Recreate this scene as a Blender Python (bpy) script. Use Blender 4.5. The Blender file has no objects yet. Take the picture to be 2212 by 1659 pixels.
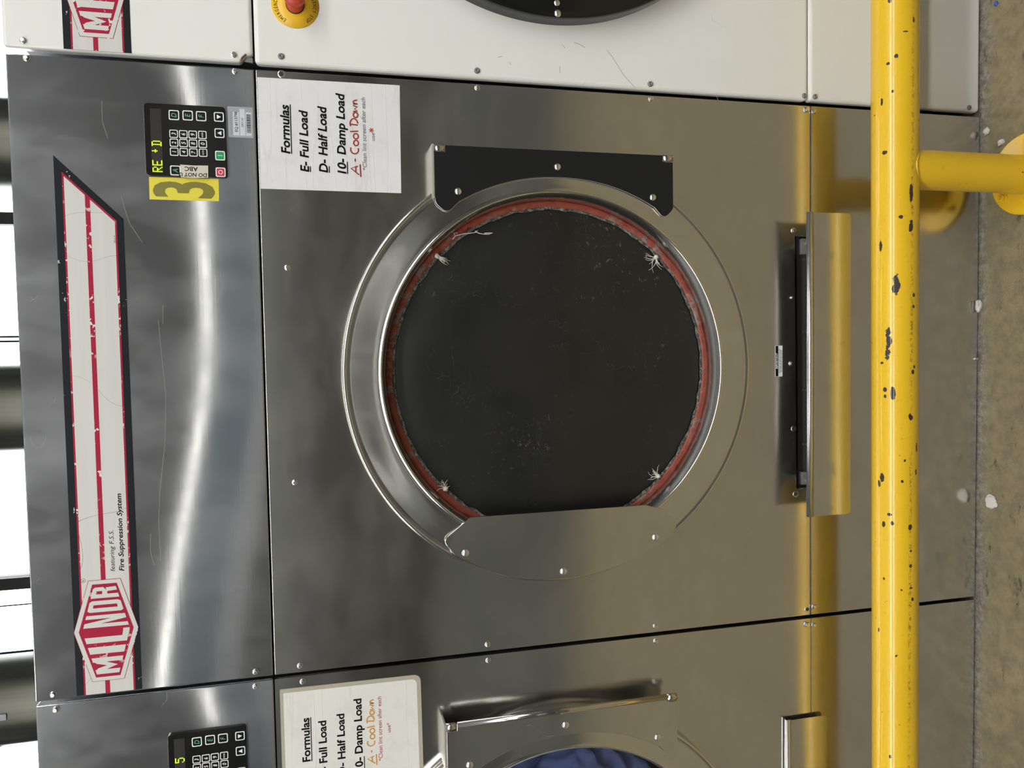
import bpy, bmesh, math, random
from mathutils import Vector, Matrix
from mathutils import noise as mnoise

# ------------------------------------------------------------------ camera, sky, exposure
SC = bpy.context.scene
COL = SC.collection
CX, CY, CZ = -0.55539, -1.62107, 1.61282          # eye height of someone standing 1.6 m before the dryers
YAW, PIT, ROL, FPX = -0.0469396, 0.2417748, 0.0286484, 1680.28
IW, IH = 2212.0, 1659.0
_f = Vector((math.sin(YAW)*math.cos(PIT), math.cos(YAW)*math.cos(PIT), -math.sin(PIT)))
_r = Vector((math.cos(YAW), -math.sin(YAW), 0))
_u = _r.cross(_f)
_ix, _iy = -_u, -_r                                # the photograph lies on its side
_c, _s = math.cos(ROL), math.sin(ROL)
AX, AY = _c*_ix + _s*_iy, -_s*_ix + _c*_iy
CAMP = Vector((CX, CY, CZ))
cam = bpy.data.cameras.new('camera')
cam.sensor_width = 36.0
cam.lens = FPX/IW*36.0
cam.clip_start = 0.02
camo = bpy.data.objects.new('camera', cam)
COL.objects.link(camo)
m = Matrix((AX, -AY, -_f)).transposed().to_4x4()
m.translation = CAMP
camo.matrix_world = m
SC.camera = camo
SC.view_settings.view_transform = 'Standard'
SC.view_settings.look = 'None'
SC.view_settings.exposure = 0.0
SC.view_settings.gamma = 1.0
SC.view_settings.use_curve_mapping = False
wd = bpy.data.worlds.new('overcast_sky')
SC.world = wd
wd.use_nodes = True
wd.node_tree.nodes['Background'].inputs[0].default_value = (0.93, 0.97, 1.0, 1)
wd.node_tree.nodes['Background'].inputs[1].default_value = 6.0
SC.cycles.sample_clamp_indirect = 40.0
TUBE_POWER = 20.0                                  # radiance of the ceiling strip lights

def P(px, py, Y=0.0):
    """point of the plane y = Y seen at a photograph pixel, as (x, z)"""
    d = AX*((px-IW/2)/FPX) + AY*((py-IH/2)/FPX) + _f
    t = (Y-CY)/d.y
    q = CAMP + d*t
    return q.x, q.z

def nearer(p, y0, y1):
    """a point measured on the plane y0, moved along the line of sight to the plane y1"""
    k = (y1-CY)/(y0-CY)
    return CX + (p[0]-CX)*k, CZ + (p[1]-CZ)*k

def PF(px, py, Z=0.0):
    d = AX*((px-IW/2)/FPX) + AY*((py-IH/2)/FPX) + _f
    q = CAMP + d*((Z-CZ)/d.z)
    return q.x, q.y

# ------------------------------------------------------------------ materials
def N(t, typ, **kw):
    n = t.nodes.new(typ)
    for k, v in kw.items():
        setattr(n, k, v)
    return n

def mat(name, color=(0.5, 0.5, 0.5), rough=0.5, metal=0.0, **inp):
    mt = bpy.data.materials.new(name)
    mt.use_nodes = True
    b = mt.node_tree.nodes['Principled BSDF']
    b.inputs['Base Color'].default_value = (*color, 1)
    b.inputs['Roughness'].default_value = rough
    b.inputs['Metallic'].default_value = metal
    for k, v in inp.items():
        b.inputs[k.replace('_', ' ')].default_value = v
    return mt

def bsdf(mt):
    return mt.node_tree.nodes['Principled BSDF']

def coords(t, scale=(1, 1, 1), rnd=True):
    tc = N(t, 'ShaderNodeTexCoord')
    mp = N(t, 'ShaderNodeMapping')
    mp.inputs['Scale'].default_value = scale
    if rnd:
        oi = N(t, 'ShaderNodeObjectInfo')
        ad = N(t, 'ShaderNodeVectorMath', operation='ADD')
        ml = N(t, 'ShaderNodeMath', operation='MULTIPLY')
        ml.inputs[1].default_value = 37.0
        t.links.new(oi.outputs['Random'], ml.inputs[0])
        t.links.new(tc.outputs['Object'], ad.inputs[0])
        t.links.new(ml.outputs[0], ad.inputs[1])
        t.links.new(ad.outputs[0], mp.inputs['Vector'])
    else:
        t.links.new(tc.outputs['Object'], mp.inputs['Vector'])
    return mp.outputs[0]

def noise(t, vec, scale=5, detail=4, rough=0.55):
    n = N(t, 'ShaderNodeTexNoise')
    n.inputs['Scale'].default_value = scale
    n.inputs['Detail'].default_value = detail
    n.inputs['Roughness'].default_value = rough
    t.links.new(vec, n.inputs['Vector'])
    return n.outputs['Fac']

def ramp(t, fac, stops, interp='LINEAR'):
    r = N(t, 'ShaderNodeValToRGB')
    r.color_ramp.interpolation = interp
    while len(r.color_ramp.elements) < len(stops):
        r.color_ramp.elements.new(0.5)
    for e, (p, c) in zip(r.color_ramp.elements, stops):
        e.position = p
        e.color = (*c, 1) if isinstance(c, tuple) else (c, c, c, 1)
    t.links.new(fac, r.inputs[0])
    return r.outputs[0]

def math_(t, op, a, b=None, c=None):
    n = N(t, 'ShaderNodeMath', operation=op)
    for i, v in enumerate((a, b, c)):
        if v is None:
            continue
        if isinstance(v, (int, float)):
            n.inputs[i].default_value = v
        else:
            t.links.new(v, n.inputs[i])
    return n.outputs[0]

def mixc(t, fac, a, b):
    n = N(t, 'ShaderNodeMix', data_type='RGBA')
    for i, v in ((0, fac), (6, a), (7, b)):
        if isinstance(v, (int, float)):
            n.inputs[i].default_value = v
        elif isinstance(v, tuple):
            n.inputs[i].default_value = (*v, 1)
        else:
            t.links.new(v, n.inputs[i])
    return n.outputs[2]

def bump(t, h, dist, strength=1.0, nrm=None):
    b = N(t, 'ShaderNodeBump')
    b.inputs['Strength'].default_value = strength
    b.inputs['Distance'].default_value = dist
    t.links.new(h, b.inputs['Height'])
    if nrm is not None:
        t.links.new(nrm, b.inputs['Normal'])
    return b.outputs[0]

def steel(name, grain='v', rough=0.2, tint=(0.60, 0.59, 0.57), wave=0.0011, smear=0.06, bow=None, scratch=0.22, specks=0.12, haze=0.09):
    """brushed stainless sheet: fine grain, slight waviness, wiped smears, hair scratches"""
    mt = mat(name, tint, rough, 1.0)
    t = mt.node_tree
    b = bsdf(mt)
    g = (240, 240, 3) if grain == 'v' else (3, 240, 240)
    fine = noise(t, coords(t, g), 1.0, 5, 0.6)
    wav = noise(t, coords(t, (1, 1, 1)), 2.3, 1, 0.4)
    sm = noise(t, coords(t, (1.5, 1.5, 3.0) if grain == 'v' else (3.0, 1.5, 1.5)), 2.2, 6, 0.62)
    h = math_(t, 'MULTIPLY', wav, wave)
    if bow is not None:
        tc = N(t, 'ShaderNodeTexCoord')
        sp = N(t, 'ShaderNodeSeparateXYZ')
        t.links.new(tc.outputs['Object'], sp.inputs[0])
        h = math_(t, 'ADD', h, bow(t, sp.outputs[0], sp.outputs[2]))
    nb = bump(t, h, 1.0)
    nb = bump(t, fine, 0.000008, 1.0, nb)
    t.links.new(nb, b.inputs['Normal'])
    rr = math_(t, 'MULTIPLY_ADD', ramp(t, sm, [(0.35, 0.0), (0.7, 1.0)]), smear, rough)
    rr = math_(t, 'MULTIPLY_ADD', fine, 0.012, rr)
    t.links.new(rr, b.inputs['Roughness'])
    # hair scratches: thin contour lines of a stretched noise
    sc_ = noise(t, coords(t, (1, 1, 1)), 5.5, 2, 0.5)
    ln = math_(t, 'ABSOLUTE', math_(t, 'SUBTRACT', sc_, 0.5))
    ln = math_(t, 'LESS_THAN', ln, 0.0006)
    gate = ramp(t, noise(t, coords(t, (1, 1, 1)), 9, 2), [(0.60, 0.0), (0.64, 1.0)])
    scm = math_(t, 'MULTIPLY', math_(t, 'MULTIPLY', ln, gate), scratch)
    sp2 = noise(t, coords(t, (60, 60, 160) if grain == 'h' else (160, 60, 60)), 1.0, 2, 0.5)
    spk = math_(t, 'MULTIPLY', ramp(t, sp2, [(0.80, 0.0), (0.86, specks)]), ramp(t, noise(t, coords(t), 4.0, 3), [(0.56, 0.0), (0.68, 1.0)]))
    allm = math_(t, 'MINIMUM', math_(t, 'ADD', scm, spk), 1.0)
    dust = mixc(t, math_(t, 'MULTIPLY', ramp(t, sm, [(0.5, 0.0), (0.8, 1.0)]), 0.25), tint, (tint[0]*0.86, tint[1]*0.85, tint[2]*0.83))
    t.links.new(mixc(t, allm, dust, (0.75, 0.75, 0.74)), b.inputs['Base Color'])
    t.links.new(math_(t, 'SUBTRACT', 1.0, math_(t, 'MULTIPLY', allm, 0.75)), b.inputs['Metallic'])
    # micro-scratches scatter part of the reflection widely
    g2 = N(t, 'ShaderNodeBsdfAnisotropic')
    g2.inputs['Roughness'].default_value = 0.52
    t.links.new(nb, g2.inputs['Normal'])
    t.links.new(b.inputs['Base Color'].links[0].from_socket, g2.inputs['Color'])
    mx = N(t, 'ShaderNodeMixShader')
    t.links.new(math_(t, 'MULTIPLY_ADD', ramp(t, sm, [(0.42, 0.0), (0.72, 1.0)]), 0.16, haze-0.05), mx.inputs[0])
    t.links.new(b.outputs[0], mx.inputs[1])
    t.links.new(g2.outputs[0], mx.inputs[2])
    t.links.new(mx.outputs[0], t.nodes['Material Output'].inputs[0])
    return mt

# the upper sheet is gently twisted: its slope along z changes across its width
def bow_top(t, x, z):
    # tilt a(x) piecewise over the width, height = a(x) * (z - 1.84)
    xs = math_(t, 'MAXIMUM', math_(t, 'MINIMUM', math_(t, 'MULTIPLY', x, -1/1.2088), 1.0), 0.0)
    a = ramp(t, xs, [(0.0, 0.30), (0.08, 0.10), (0.21, 0.08), (0.43, 0.02), (0.56, 0.16), (0.71, 0.50), (0.83, 0.70), (1.0, 1.0)], 'B_SPLINE')
    rgb = N(t, 'ShaderNodeRGBToBW')
    t.links.new(a, rgb.inputs[0])
    a = math_(t, 'MULTIPLY_ADD', rgb.outputs[0], 0.040, -0.0090)
    return math_(t, 'MULTIPLY', a, math_(t, 'SUBTRACT', z, 1.84))

def bow_slot(t, x, z):
    # the sheet above the lint slot is pressed in along its middle
    k = math_(t, 'MULTIPLY', math_(t, 'SUBTRACT', z, 0.50), 1/0.10)
    k = math_(t, 'MULTIPLY', math_(t, 'MULTIPLY', k, k), -1.0)
    e = math_(t, 'EXPONENT', k)
    u = math_(t, 'MULTIPLY', math_(t, 'ADD', x, 0.56), 1/0.30)
    u = math_(t, 'EXPONENT', math_(t, 'MULTIPLY', math_(t, 'MULTIPLY', u, u), -1.0))
    return math_(t, 'MULTIPLY', math_(t, 'MULTIPLY', e, u), 0.0035)

M = {}
M['steel_top'] = steel('steel_upper_sheet', 'h', 0.055, bow=bow_top, wave=0.0003, smear=0.025, specks=0.5, haze=0.125, tint=(0.585, 0.595, 0.62))
M['steel_front'] = steel('steel_front_sheet', 'v', 0.13, bow=bow_slot, wave=0.0008)
M['steel_base'] = steel('steel_base_sheet', 'v', 0.12, wave=0.0006)
M['steel_ring'] = steel('steel_door_ring', 'h', 0.12, wave=0.0030, tint=(0.66, 0.645, 0.61))
M['steel_plate'] = steel('steel_plate', 'v', 0.11, wave=0.0024, tint=(0.62, 0.61, 0.58))
M['steel_lip'] = steel('steel_rolled_lip', 'h', 0.28, wave=0.0002, tint=(0.75, 0.75, 0.74))
M['bolt'] = mat('zinc_bolt', (0.78, 0.78, 0.76), 0.25, 1.0)
M['rivet'] = mat('stainless_rivet', (0.86, 0.84, 0.80), 0.28, 1.0)
M['dark'] = mat('cabinet_gap_dark', (0.028, 0.026, 0.024), 0.7)
M['case'] = mat('galvanised_case', (0.10, 0.10, 0.10), 0.5, 0.6)
M['black'] = mat('black_decal', (0.010, 0.012, 0.016), 0.35)
M['blackfilm'] = mat('black_film', (0.010, 0.011, 0.012), 0.42, 0.0, Specular_IOR_Level=0.35)
M['glossblack'] = mat('black_gloss_paint', (0.008, 0.008, 0.008), 0.16)
M['ink'] = mat('black_ink', (0.008, 0.008, 0.010), 0.7, Specular_IOR_Level=0.1)
M['greyink'] = mat('grey_ink', (0.16, 0.16, 0.17), 0.6)
M['pinkink'] = mat('crimson_ink', (0.42, 0.06, 0.10), 0.6)
M['redpen'] = mat('red_marker', (0.33, 0.03, 0.012), 0.6)
M['orangepen'] = mat('orange_marker', (0.62, 0.30, 0.07), 0.6)
M['white_print'] = mat('white_print', (0.80, 0.80, 0.80), 0.5)
M['keygreen'] = mat('green_key', (0.01, 0.30, 0.09), 0.4)
M['greenink'] = mat('green_letters', (0.08, 0.34, 0.19), 0.5)
M['keyred'] = mat('red_key', (0.55, 0.03, 0.05), 0.4)
M['yellow_sticker'] = mat('yellow_sticker', (0.72, 0.62, 0.05), 0.5)
M['olive'] = mat('olive_print', (0.20, 0.175, 0.02), 0.5)
M['tag'] = mat('grey_tag', (0.34, 0.36, 0.40), 0.4)
M['tagwhite'] = mat('tag_field', (0.58, 0.60, 0.65), 0.5)
M['tape'] = mat('masking_tape', (0.60, 0.57, 0.49), 0.7)
M['estop_yellow'] = mat('estop_yellow', (0.78, 0.46, 0.02), 0.4)
M['estop_red'] = mat('estop_red', (0.50, 0.055, 0.03), 0.45)
M['lamp_off'] = mat('display_window', (0.022, 0.02, 0.015), 0.3)
M['led'] = mat('display_dot_lit', (0.3, 0.4, 0.0), 0.5, Emission_Color=(0.62, 0.95, 0.0, 1), Emission_Strength=1.1)
M['dot_off'] = mat('display_dot_unlit', (0.045, 0.04, 0.028), 0.5)
M['lint'] = mat('lint_fluff', (0.62, 0.60, 0.56), 0.9)
M['lam_edge'] = mat('laminate_edge', (0.42, 0.39, 0.31), 0.35)
M['bracketsteel'] = mat('bracket_steel', (0.72, 0.68, 0.62), 0.35, 0.7)
M['traygrey'] = mat('tray_grey', (0.22, 0.22, 0.21), 0.5, 0.3)

def worn(name, base, under, amount, scale=90):
    mt = mat(name, base, 0.5, Specular_IOR_Level=0.12)
    t = mt.node_tree
    n1 = noise(t, coords(t, (1, 1, 1)), scale, 3, 0.6)
    n2 = noise(t, coords(t, (1, 1, 1)), 9, 2)
    k = math_(t, 'MULTIPLY', ramp(t, n1, [(amount, 0.0), (amount+0.02, 1.0)]), ramp(t, n2, [(0.44, 0.0), (0.54, 1.0)]))
    t.links.new(mixc(t, k, base, under), bsdf(mt).inputs['Base Color'])
    return mt
M['crimson'] = worn('crimson_print', (0.36, 0.014, 0.045), (0.72, 0.70, 0.68), 0.60)
M['badge_black'] = worn('badge_black', (0.010, 0.012, 0.016), (0.5, 0.5, 0.5), 0.70, 60)
M['emblem_white'] = mat('emblem_white', (0.59, 0.585, 0.56), 0.35)
M['badge_white'] = mat('badge_white', (0.58, 0.575, 0.55), 0.35)
_t = M['badge_white'].node_tree
_n = noise(_t, coords(_t, (1.5, 1, 60)), 1.0, 4)
_l = math_(_t, 'LESS_THAN', math_(_t, 'ABSOLUTE', math_(_t, 'SUBTRACT', noise(_t, coords(_t), 4.2, 1), 0.46)), 0.0007)
_c1 = mixc(_t, _n, (0.53, 0.525, 0.50), (0.63, 0.62, 0.60))
_t.links.new(mixc(_t, math_(_t, 'MULTIPLY', _l, 0.7), _c1, (0.22, 0.2, 0.2)), bsdf(M['badge_white']).inputs['Base Color'])

def white_paint():
    mt = mat('white_powder_coat', (0.78, 0.78, 0.76), 0.16)
    t = mt.node_tree
    b = bsdf(mt)
    peel = noise(t, coords(t), 420, 2)
    nb = bump(t, noise(t, coords(t), 2.5, 1), 0.0012)
    t.links.new(bump(t, peel, 0.00006, 1.0, nb), b.inputs['Normal'])
    d = noise(t, coords(t, (1, 1, 1)), 26, 5, 0.7)
    g = noise(t, coords(t), 3.5, 3)
    k = math_(t, 'MULTIPLY', ramp(t, d, [(0.68, 0.0), (0.72, 1.0)]), ramp(t, g, [(0.5, 0.0), (0.62, 0.6)]))
    c = mixc(t, ramp(t, g, [(0.3, 0.0), (0.8, 0.3)]), (0.79, 0.79, 0.77), (0.72, 0.715, 0.685))
    ln = math_(t, 'LESS_THAN', math_(t, 'ABSOLUTE', math_(t, 'SUBTRACT', noise(t, coords(t), 6.5, 2), 0.5)), 0.0007)
    gt = ramp(t, noise(t, coords(t), 16, 2), [(0.66, 0.0), (0.69, 0.6)])
    c = mixc(t, k, c, (0.45, 0.45, 0.44))
    c = mixc(t, math_(t, 'MULTIPLY', ln, gt), c, (0.22, 0.22, 0.22))
    t.links.new(c, b.inputs['Base Color'])
    return mt
M['white'] = white_paint()

def paper(name, col):
    mt = mat(name, col, 0.22)
    t = mt.node_tree
    b = bsdf(mt)
    n = noise(t, coords(t, (1, 1, 1)), 14, 3)
    fold = noise(t, coords(t, (1.2, 1, 22)), 1.0, 2)
    ln = ramp(t, math_(t, 'ABSOLUTE', math_(t, 'SUBTRACT', fold, 0.5)), [(0.0, 1.0), (0.012, 0.0)])
    h = math_(t, 'ADD', n, math_(t, 'MULTIPLY', ln, 0.16))
    t.links.new(bump(t, h, 0.002, 0.6), b.inputs['Normal'])
    dirt = math_(t, 'MULTIPLY', ramp(t, noise(t, coords(t), 22, 5, 0.7), [(0.5, 0.0), (0.75, 1.0)]), 0.22)
    c = mixc(t, math_(t, 'ADD', dirt, math_(t, 'MULTIPLY', ln, 0.14)), col, (0.42, 0.42, 0.43))
    t.links.new(c, b.inputs['Base Color'])
    return mt
M['paperA'] = paper('laminated_paper', (0.74, 0.74, 0.76))
M['paperB'] = paper('laminated_paper_cream', (0.74, 0.735, 0.70))

def window_black():  # darkness of the drum behind the glass is put into the pane colour
    mt = mat('dark_drum_window', (0.0135, 0.0140, 0.0132), 0.33, Specular_IOR_Level=0.45)
    t = mt.node_tree
    b = bsdf(mt)
    n1 = noise(t, coords(t, (1, 1, 1), False), 7, 3)
    def lines(sc, off, w, gate):
        v = coords(t, sc, False)
        q = math_(t, 'LESS_THAN', math_(t, 'ABSOLUTE', math_(t, 'SUBTRACT', noise(t, v, 3.0, 2), off)), w)
        return math_(t, 'MULTIPLY', q, ramp(t, noise(t, coords(t, (1, 1, 1), False), 5 + off*3, 3), [(gate, 0.0), (gate+0.08, 1.0)]))
    a = lines((2, 1, 6), 0.5, 0.0011, 0.50)
    c = lines((6, 1, 2), 0.47, 0.0009, 0.50)
    dk = lines((5, 1, 5), 0.52, 0.0016, 0.48)
    sp = math_(t, 'MULTIPLY', ramp(t, noise(t, coords(t, (1, 1, 1), False), 70, 4, 0.7), [(0.60, 0.0), (0.68, 1.0)]), ramp(t, noise(t, coords(t, (1, 1, 1), False), 4.2, 2), [(0.50, 0.0), (0.62, 1.0)]))
    col = mixc(t, ramp(t, n1, [(0.3, 0.0), (0.8, 1.0)]), (0.0115, 0.0120, 0.0112), (0.0200, 0.0200, 0.0180))
    col = mixc(t, math_(t, 'MULTIPLY', dk, 0.8), col, (0.004, 0.004, 0.004))
    col = mixc(t, math_(t, 'MULTIPLY', math_(t, 'MAXIMUM', a, c), 0.45), col, (0.14, 0.14, 0.13))
    col = mixc(t, math_(t, 'MULTIPLY', sp, 0.8), col, (0.12, 0.12, 0.11))
    t.links.new(col, b.inputs['Base Color'])
    t.links.new(math_(t, 'MULTIPLY_ADD', n1, 0.2, 0.26), b.inputs['Roughness'])
    return mt
M['dark_drum'] = window_black()

def sealant():
    mt = mat('red_sealant', (0.30, 0.055, 0.032), 0.5)
    t = mt.node_tree
    n = noise(t, coords(t, (1, 1, 1)), 60, 4)
    g = noise(t, coords(t, (1, 1, 1)), 11, 3)
    c = mixc(t, n, (0.16, 0.028, 0.017), (0.33, 0.072, 0.045))
    k = math_(t, 'MULTIPLY', ramp(t, noise(t, coords(t), 45, 4, 0.7), [(0.5, 0.0), (0.58, 1.0)]), ramp(t, g, [(0.50, 0.0), (0.58, 0.85)]))
    c = mixc(t, k, c, (0.20, 0.19, 0.17))
    t.links.new(c, bsdf(mt).inputs['Base Color'])
    t.links.new(bump(t, n, 0.003, 0.6), bsdf(mt).inputs['Normal'])
    return mt
M['sealant'] = sealant()
M['lintband'] = mat('lint_band', (0.09, 0.085, 0.075), 0.9)
_t = M['lintband'].node_tree
_k = ramp(_t, noise(_t, coords(_t), 95, 5, 0.75), [(0.45, 0.0), (0.68, 1.0)])
_t.links.new(mixc(_t, _k, (0.045, 0.042, 0.038), (0.30, 0.29, 0.27)), bsdf(M['lintband']).inputs['Base Color'])

def thin_glass():
    mt = bpy.data.materials.new('clear_glass')
    mt.use_nodes = True
    t = mt.node_tree
    t.nodes.remove(t.nodes['Principled BSDF'])
    tr = N(t, 'ShaderNodeBsdfTransparent')
    gl = N(t, 'ShaderNodeBsdfGlossy')
    gl.inputs['Roughness'].default_value = 0.03
    fr = N(t, 'ShaderNodeFresnel')
    fr.inputs['IOR'].default_value = 1.45
    mx = N(t, 'ShaderNodeMixShader')
    t.links.new(fr.outputs[0], mx.inputs[0])
    t.links.new(tr.outputs[0], mx.inputs[1])
    t.links.new(gl.outputs[0], mx.inputs[2])
    t.links.new(mx.outputs[0], t.nodes['Material Output'].inputs[0])
    return mt
M['glass'] = thin_glass()
M['laundry'] = mat('blue_cloth', (0.24, 0.32, 0.74), 0.9)
M['drum'] = mat('drum_steel', (0.3, 0.3, 0.3), 0.35, 1.0)
M['palegasket'] = mat('pale_gasket', (0.55, 0.60, 0.56), 0.5)

def concrete():
    mt = mat('stained_concrete', (0.2, 0.17, 0.12), 0.5)
    t = mt.node_tree
    b = bsdf(mt)
    v = coords(t, (1, 1, 1), False)
    n1 = noise(t, v, 5, 6, 0.62)
    n2 = noise(t, v, 28, 6, 0.7)
    n3 = noise(t, coords(t, (1, 2.2, 1), False), 10, 6, 0.72)
    c = mixc(t, ramp(t, n1, [(0.3, 0.0), (0.72, 1.0)]), (0.210, 0.174, 0.100), (0.315, 0.260, 0.152))
    c = mixc(t, ramp(t, n2, [(0.36, 0.55), (0.6, 0.0)]), c, (0.10, 0.087, 0.066))
    c = mixc(t, ramp(t, n3, [(0.60, 0.0), (0.68, 0.85)]), c, (0.030, 0.028, 0.026))
    c = mixc(t, ramp(t, noise(t, v, 140, 3), [(0.70, 0.0), (0.76, 0.6)]), c, (0.45, 0.42, 0.36))
    # pale grime in a narrow strip along the foot of the machines
    tc = N(t, 'ShaderNodeTexCoord')
    sp = N(t, 'ShaderNodeSeparateXYZ')
    t.links.new(tc.outputs['Object'], sp.inputs[0])
    edge = ramp(t, math_(t, 'ADD', sp.outputs[1], math_(t, 'MULTIPLY', math_(t, 'SUBTRACT', noise(t, v, 9, 5, 0.7), 0.5), 0.10)), [(0.0, 0.0), (0.001, 0.0)])
    e2 = math_(t, 'ADD', math_(t, 'MULTIPLY', sp.outputs[1], 1/0.038), 0.9)
    e2 = math_(t, 'ADD', e2, math_(t, 'MULTIPLY', math_(t, 'SUBTRACT', noise(t, v, 16, 6, 0.75), 0.5), 2.6))
    e2 = math_(t, 'MULTIPLY', math_(t, 'MAXIMUM', math_(t, 'MINIMUM', e2, 1.0), 0.0), 0.75)
    gr = mixc(t, ramp(t, noise(t, v, 60, 5, 0.7), [(0.42, 0.0), (0.62, 1.0)]), (0.10, 0.098, 0.092), (0.34, 0.335, 0.32))
    c = mixc(t, e2, c, gr)
    t.links.new(c, b.inputs['Base Color'])
    t.links.new(math_(t, 'MULTIPLY_ADD', n2, 0.25, 0.36), b.inputs['Roughness'])
    t.links.new(bump(t, n2, 0.004, 0.5), b.inputs['Normal'])
    return mt
M['concrete'] = concrete()

# paint chips on the rail: x along the rail, angle round it (0 = straight up, + = towards the room), half sizes
CHIPS = []
def chip(px, py, hx, hz):
    CHIPS.append((px, py, hx, hz))
for q in [(1935, 615, 30, 8), (1918, 740, 38, 7), (1930, 850, 20, 6), (1966, 490, 17, 6), (1902, 530, 15, 4), (1968, 900, 10, 6),
          (1905, 1032, 12, 5), (1899, 1045, 9, 4), (1968, 1139, 8, 5), (1980, 965, 13, 3), (1923, 1112, 4, 6), (1909, 1132, 8, 4),
          (1967, 415, 24, 5), (1928, 1130, 5, 4), (1934, 122, 6, 5), (1912, 842, 6, 4), (1971, 43, 6, 3), (1904, 220, 10, 3),
          (1972, 805, 7, 5), (1973, 637, 6, 4), (1969, 1222, 5, 4), (1973, 1293, 6, 4), (1950, 1275, 3, 3), (1970, 1270, 3, 5),
          (1926, 1636, 5, 4), (1898, 1360, 7, 3), (1910, 1250, 4, 3), (1956, 995, 4, 3), (1944, 468, 5, 5), (1950, 1040, 4, 2),
          (1917, 138, 4, 4), (1926, 198, 4, 3), (1910, 330, 5, 6), (1952, 68, 2, 8), (1920, 2, 8, 3), (1979, 1020, 8, 3), (1969, 1190, 3, 3),
          (1912, 856, 5, 3), (1973, 662, 4, 3), (1905, 784, 4, 5), (1975, 792, 4, 3)]:
    chip(*q)
RY, RR = -0.14, 0.0485
def rail_z(x):
    return 0.3655 + 0.0062*(x+0.6)
def rail_hit(px, py):
    d = (AX*((px-IW/2)/FPX) + AY*((py-IH/2)/FPX) + _f).normalized()
    # nearest point of the pipe surface along the ray
    zc = rail_z(CX + d.x*1.6)
    o = Vector((0, CY-RY, CZ-zc))
    a = d.y**2 + d.z**2
    bq = 2*(o.y*d.y + o.z*d.z)
    cq = o.y**2 + o.z**2 - RR**2
    disc = bq*bq - 4*a*cq
    tt = (-bq - math.sqrt(max(disc, 0)))/(2*a)
    y, z = o.y + d.y*tt, o.z + d.z*tt
    return CX + d.x*tt, math.atan2(-y, z)

def rail_paint(with_chips):
    mt = mat('yellow_rail_paint' if with_chips else 'yellow_post_paint', (0.80, 0.50, 0.012), 0.36, Coat_Weight=0.5, Coat_Roughness=0.06)
    t = mt.node_tree
    b = bsdf(mt)
    v = coords(t, (1, 1, 1), False)
    n = noise(t, v, 6, 4)
    c = mixc(t, n, (0.74, 0.44, 0.010), (0.84, 0.54, 0.014))
    grime = math_(t, 'MULTIPLY', ramp(t, noise(t, coords(t, (2, 1, 1), False), 55, 5, 0.7), [(0.62, 0.0), (0.72, 1.0)]), 0.45)
    c = mixc(t, grime, c, (0.38, 0.22, 0.01))
    mask = ramp(t, noise(t, coords(t, (1, 1, 1), False), 60, 3, 0.5), [(0.735, 0.0), (0.745, 1.0)])
    if with_chips:
        tc = N(t, 'ShaderNodeTexCoord')
        sp = N(t, 'ShaderNodeSeparateXYZ')
        t.links.new(tc.outputs['Object'], sp.inputs[0])
        ang = math_(t, 'ARCTAN2', math_(t, 'MULTIPLY', sp.outputs[1], -1.0), sp.outputs[2])
        w1 = math_(t, 'MULTIPLY', math_(t, 'SUBTRACT', noise(t, v, 62, 5, 0.65), 0.5), 4.2)
        best = None
        for px, py, hx, ha in CHIPS:
            x, a = rail_hit(px, py)
            ax_, aa = hx/1150.0, max(ha, 3)/47.0*0.95
            dx = math_(t, 'MULTIPLY', math_(t, 'SUBTRACT', sp.outputs[0], x), 1/ax_)
            da = math_(t, 'MULTIPLY', math_(t, 'SUBTRACT', ang, a), 1/aa)
            q = math_(t, 'ADD', math_(t, 'MULTIPLY', dx, dx), math_(t, 'MULTIPLY', da, da))
            best = q if best is None else math_(t, 'MINIMUM', best, q)
        q = math_(t, 'ADD', best, w1)
        mask = math_(t, 'MAXIMUM', mask, math_(t, 'LESS_THAN', q, 0.85))
        # long scuff along the room side, low on the pipe
        xs, a0 = rail_hit(1969, 600)
        band = math_(t, 'ABSOLUTE', math_(t, 'SUBTRACT', ang, math_(t, 'MULTIPLY_ADD', noise(t, coords(t, (7, 0, 0), False), 1.0, 2), 0.10, a0-0.05)))
        band = math_(t, 'MULTIPLY', ramp(t, band, [(0.02, 1.0), (0.11, 0.0)]), ramp(t, noise(t, coords(t, (1, 1, 1), False), 85, 5, 0.75), [(0.47, 0.0), (0.58, 1.0)]))
        band = math_(t, 'MULTIPLY', band, ramp(t, noise(t, coords(t, (2.2, 0, 0), False), 1.0, 2), [(0.40, 0.15), (0.55, 0.8)]))
        c = mixc(t, band, c, (0.13, 0.085, 0.012))
    c = mixc(t, mask, c, (0.030, 0.020, 0.018))
    t.links.new(c, b.inputs['Base Color'])
    t.links.new(math_(t, 'MULTIPLY_ADD', mask, 0.25, 0.36), b.inputs['Roughness'])
    hb = math_(t, 'SUBTRACT', noise(t, v, 90, 3), math_(t, 'MULTIPLY', mask, 1.2))
    t.links.new(bump(t, hb, 0.0012, 0.35), b.inputs['Normal'])
    return mt
M['rail'] = rail_paint(True)
M['post'] = rail_paint(False)

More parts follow.
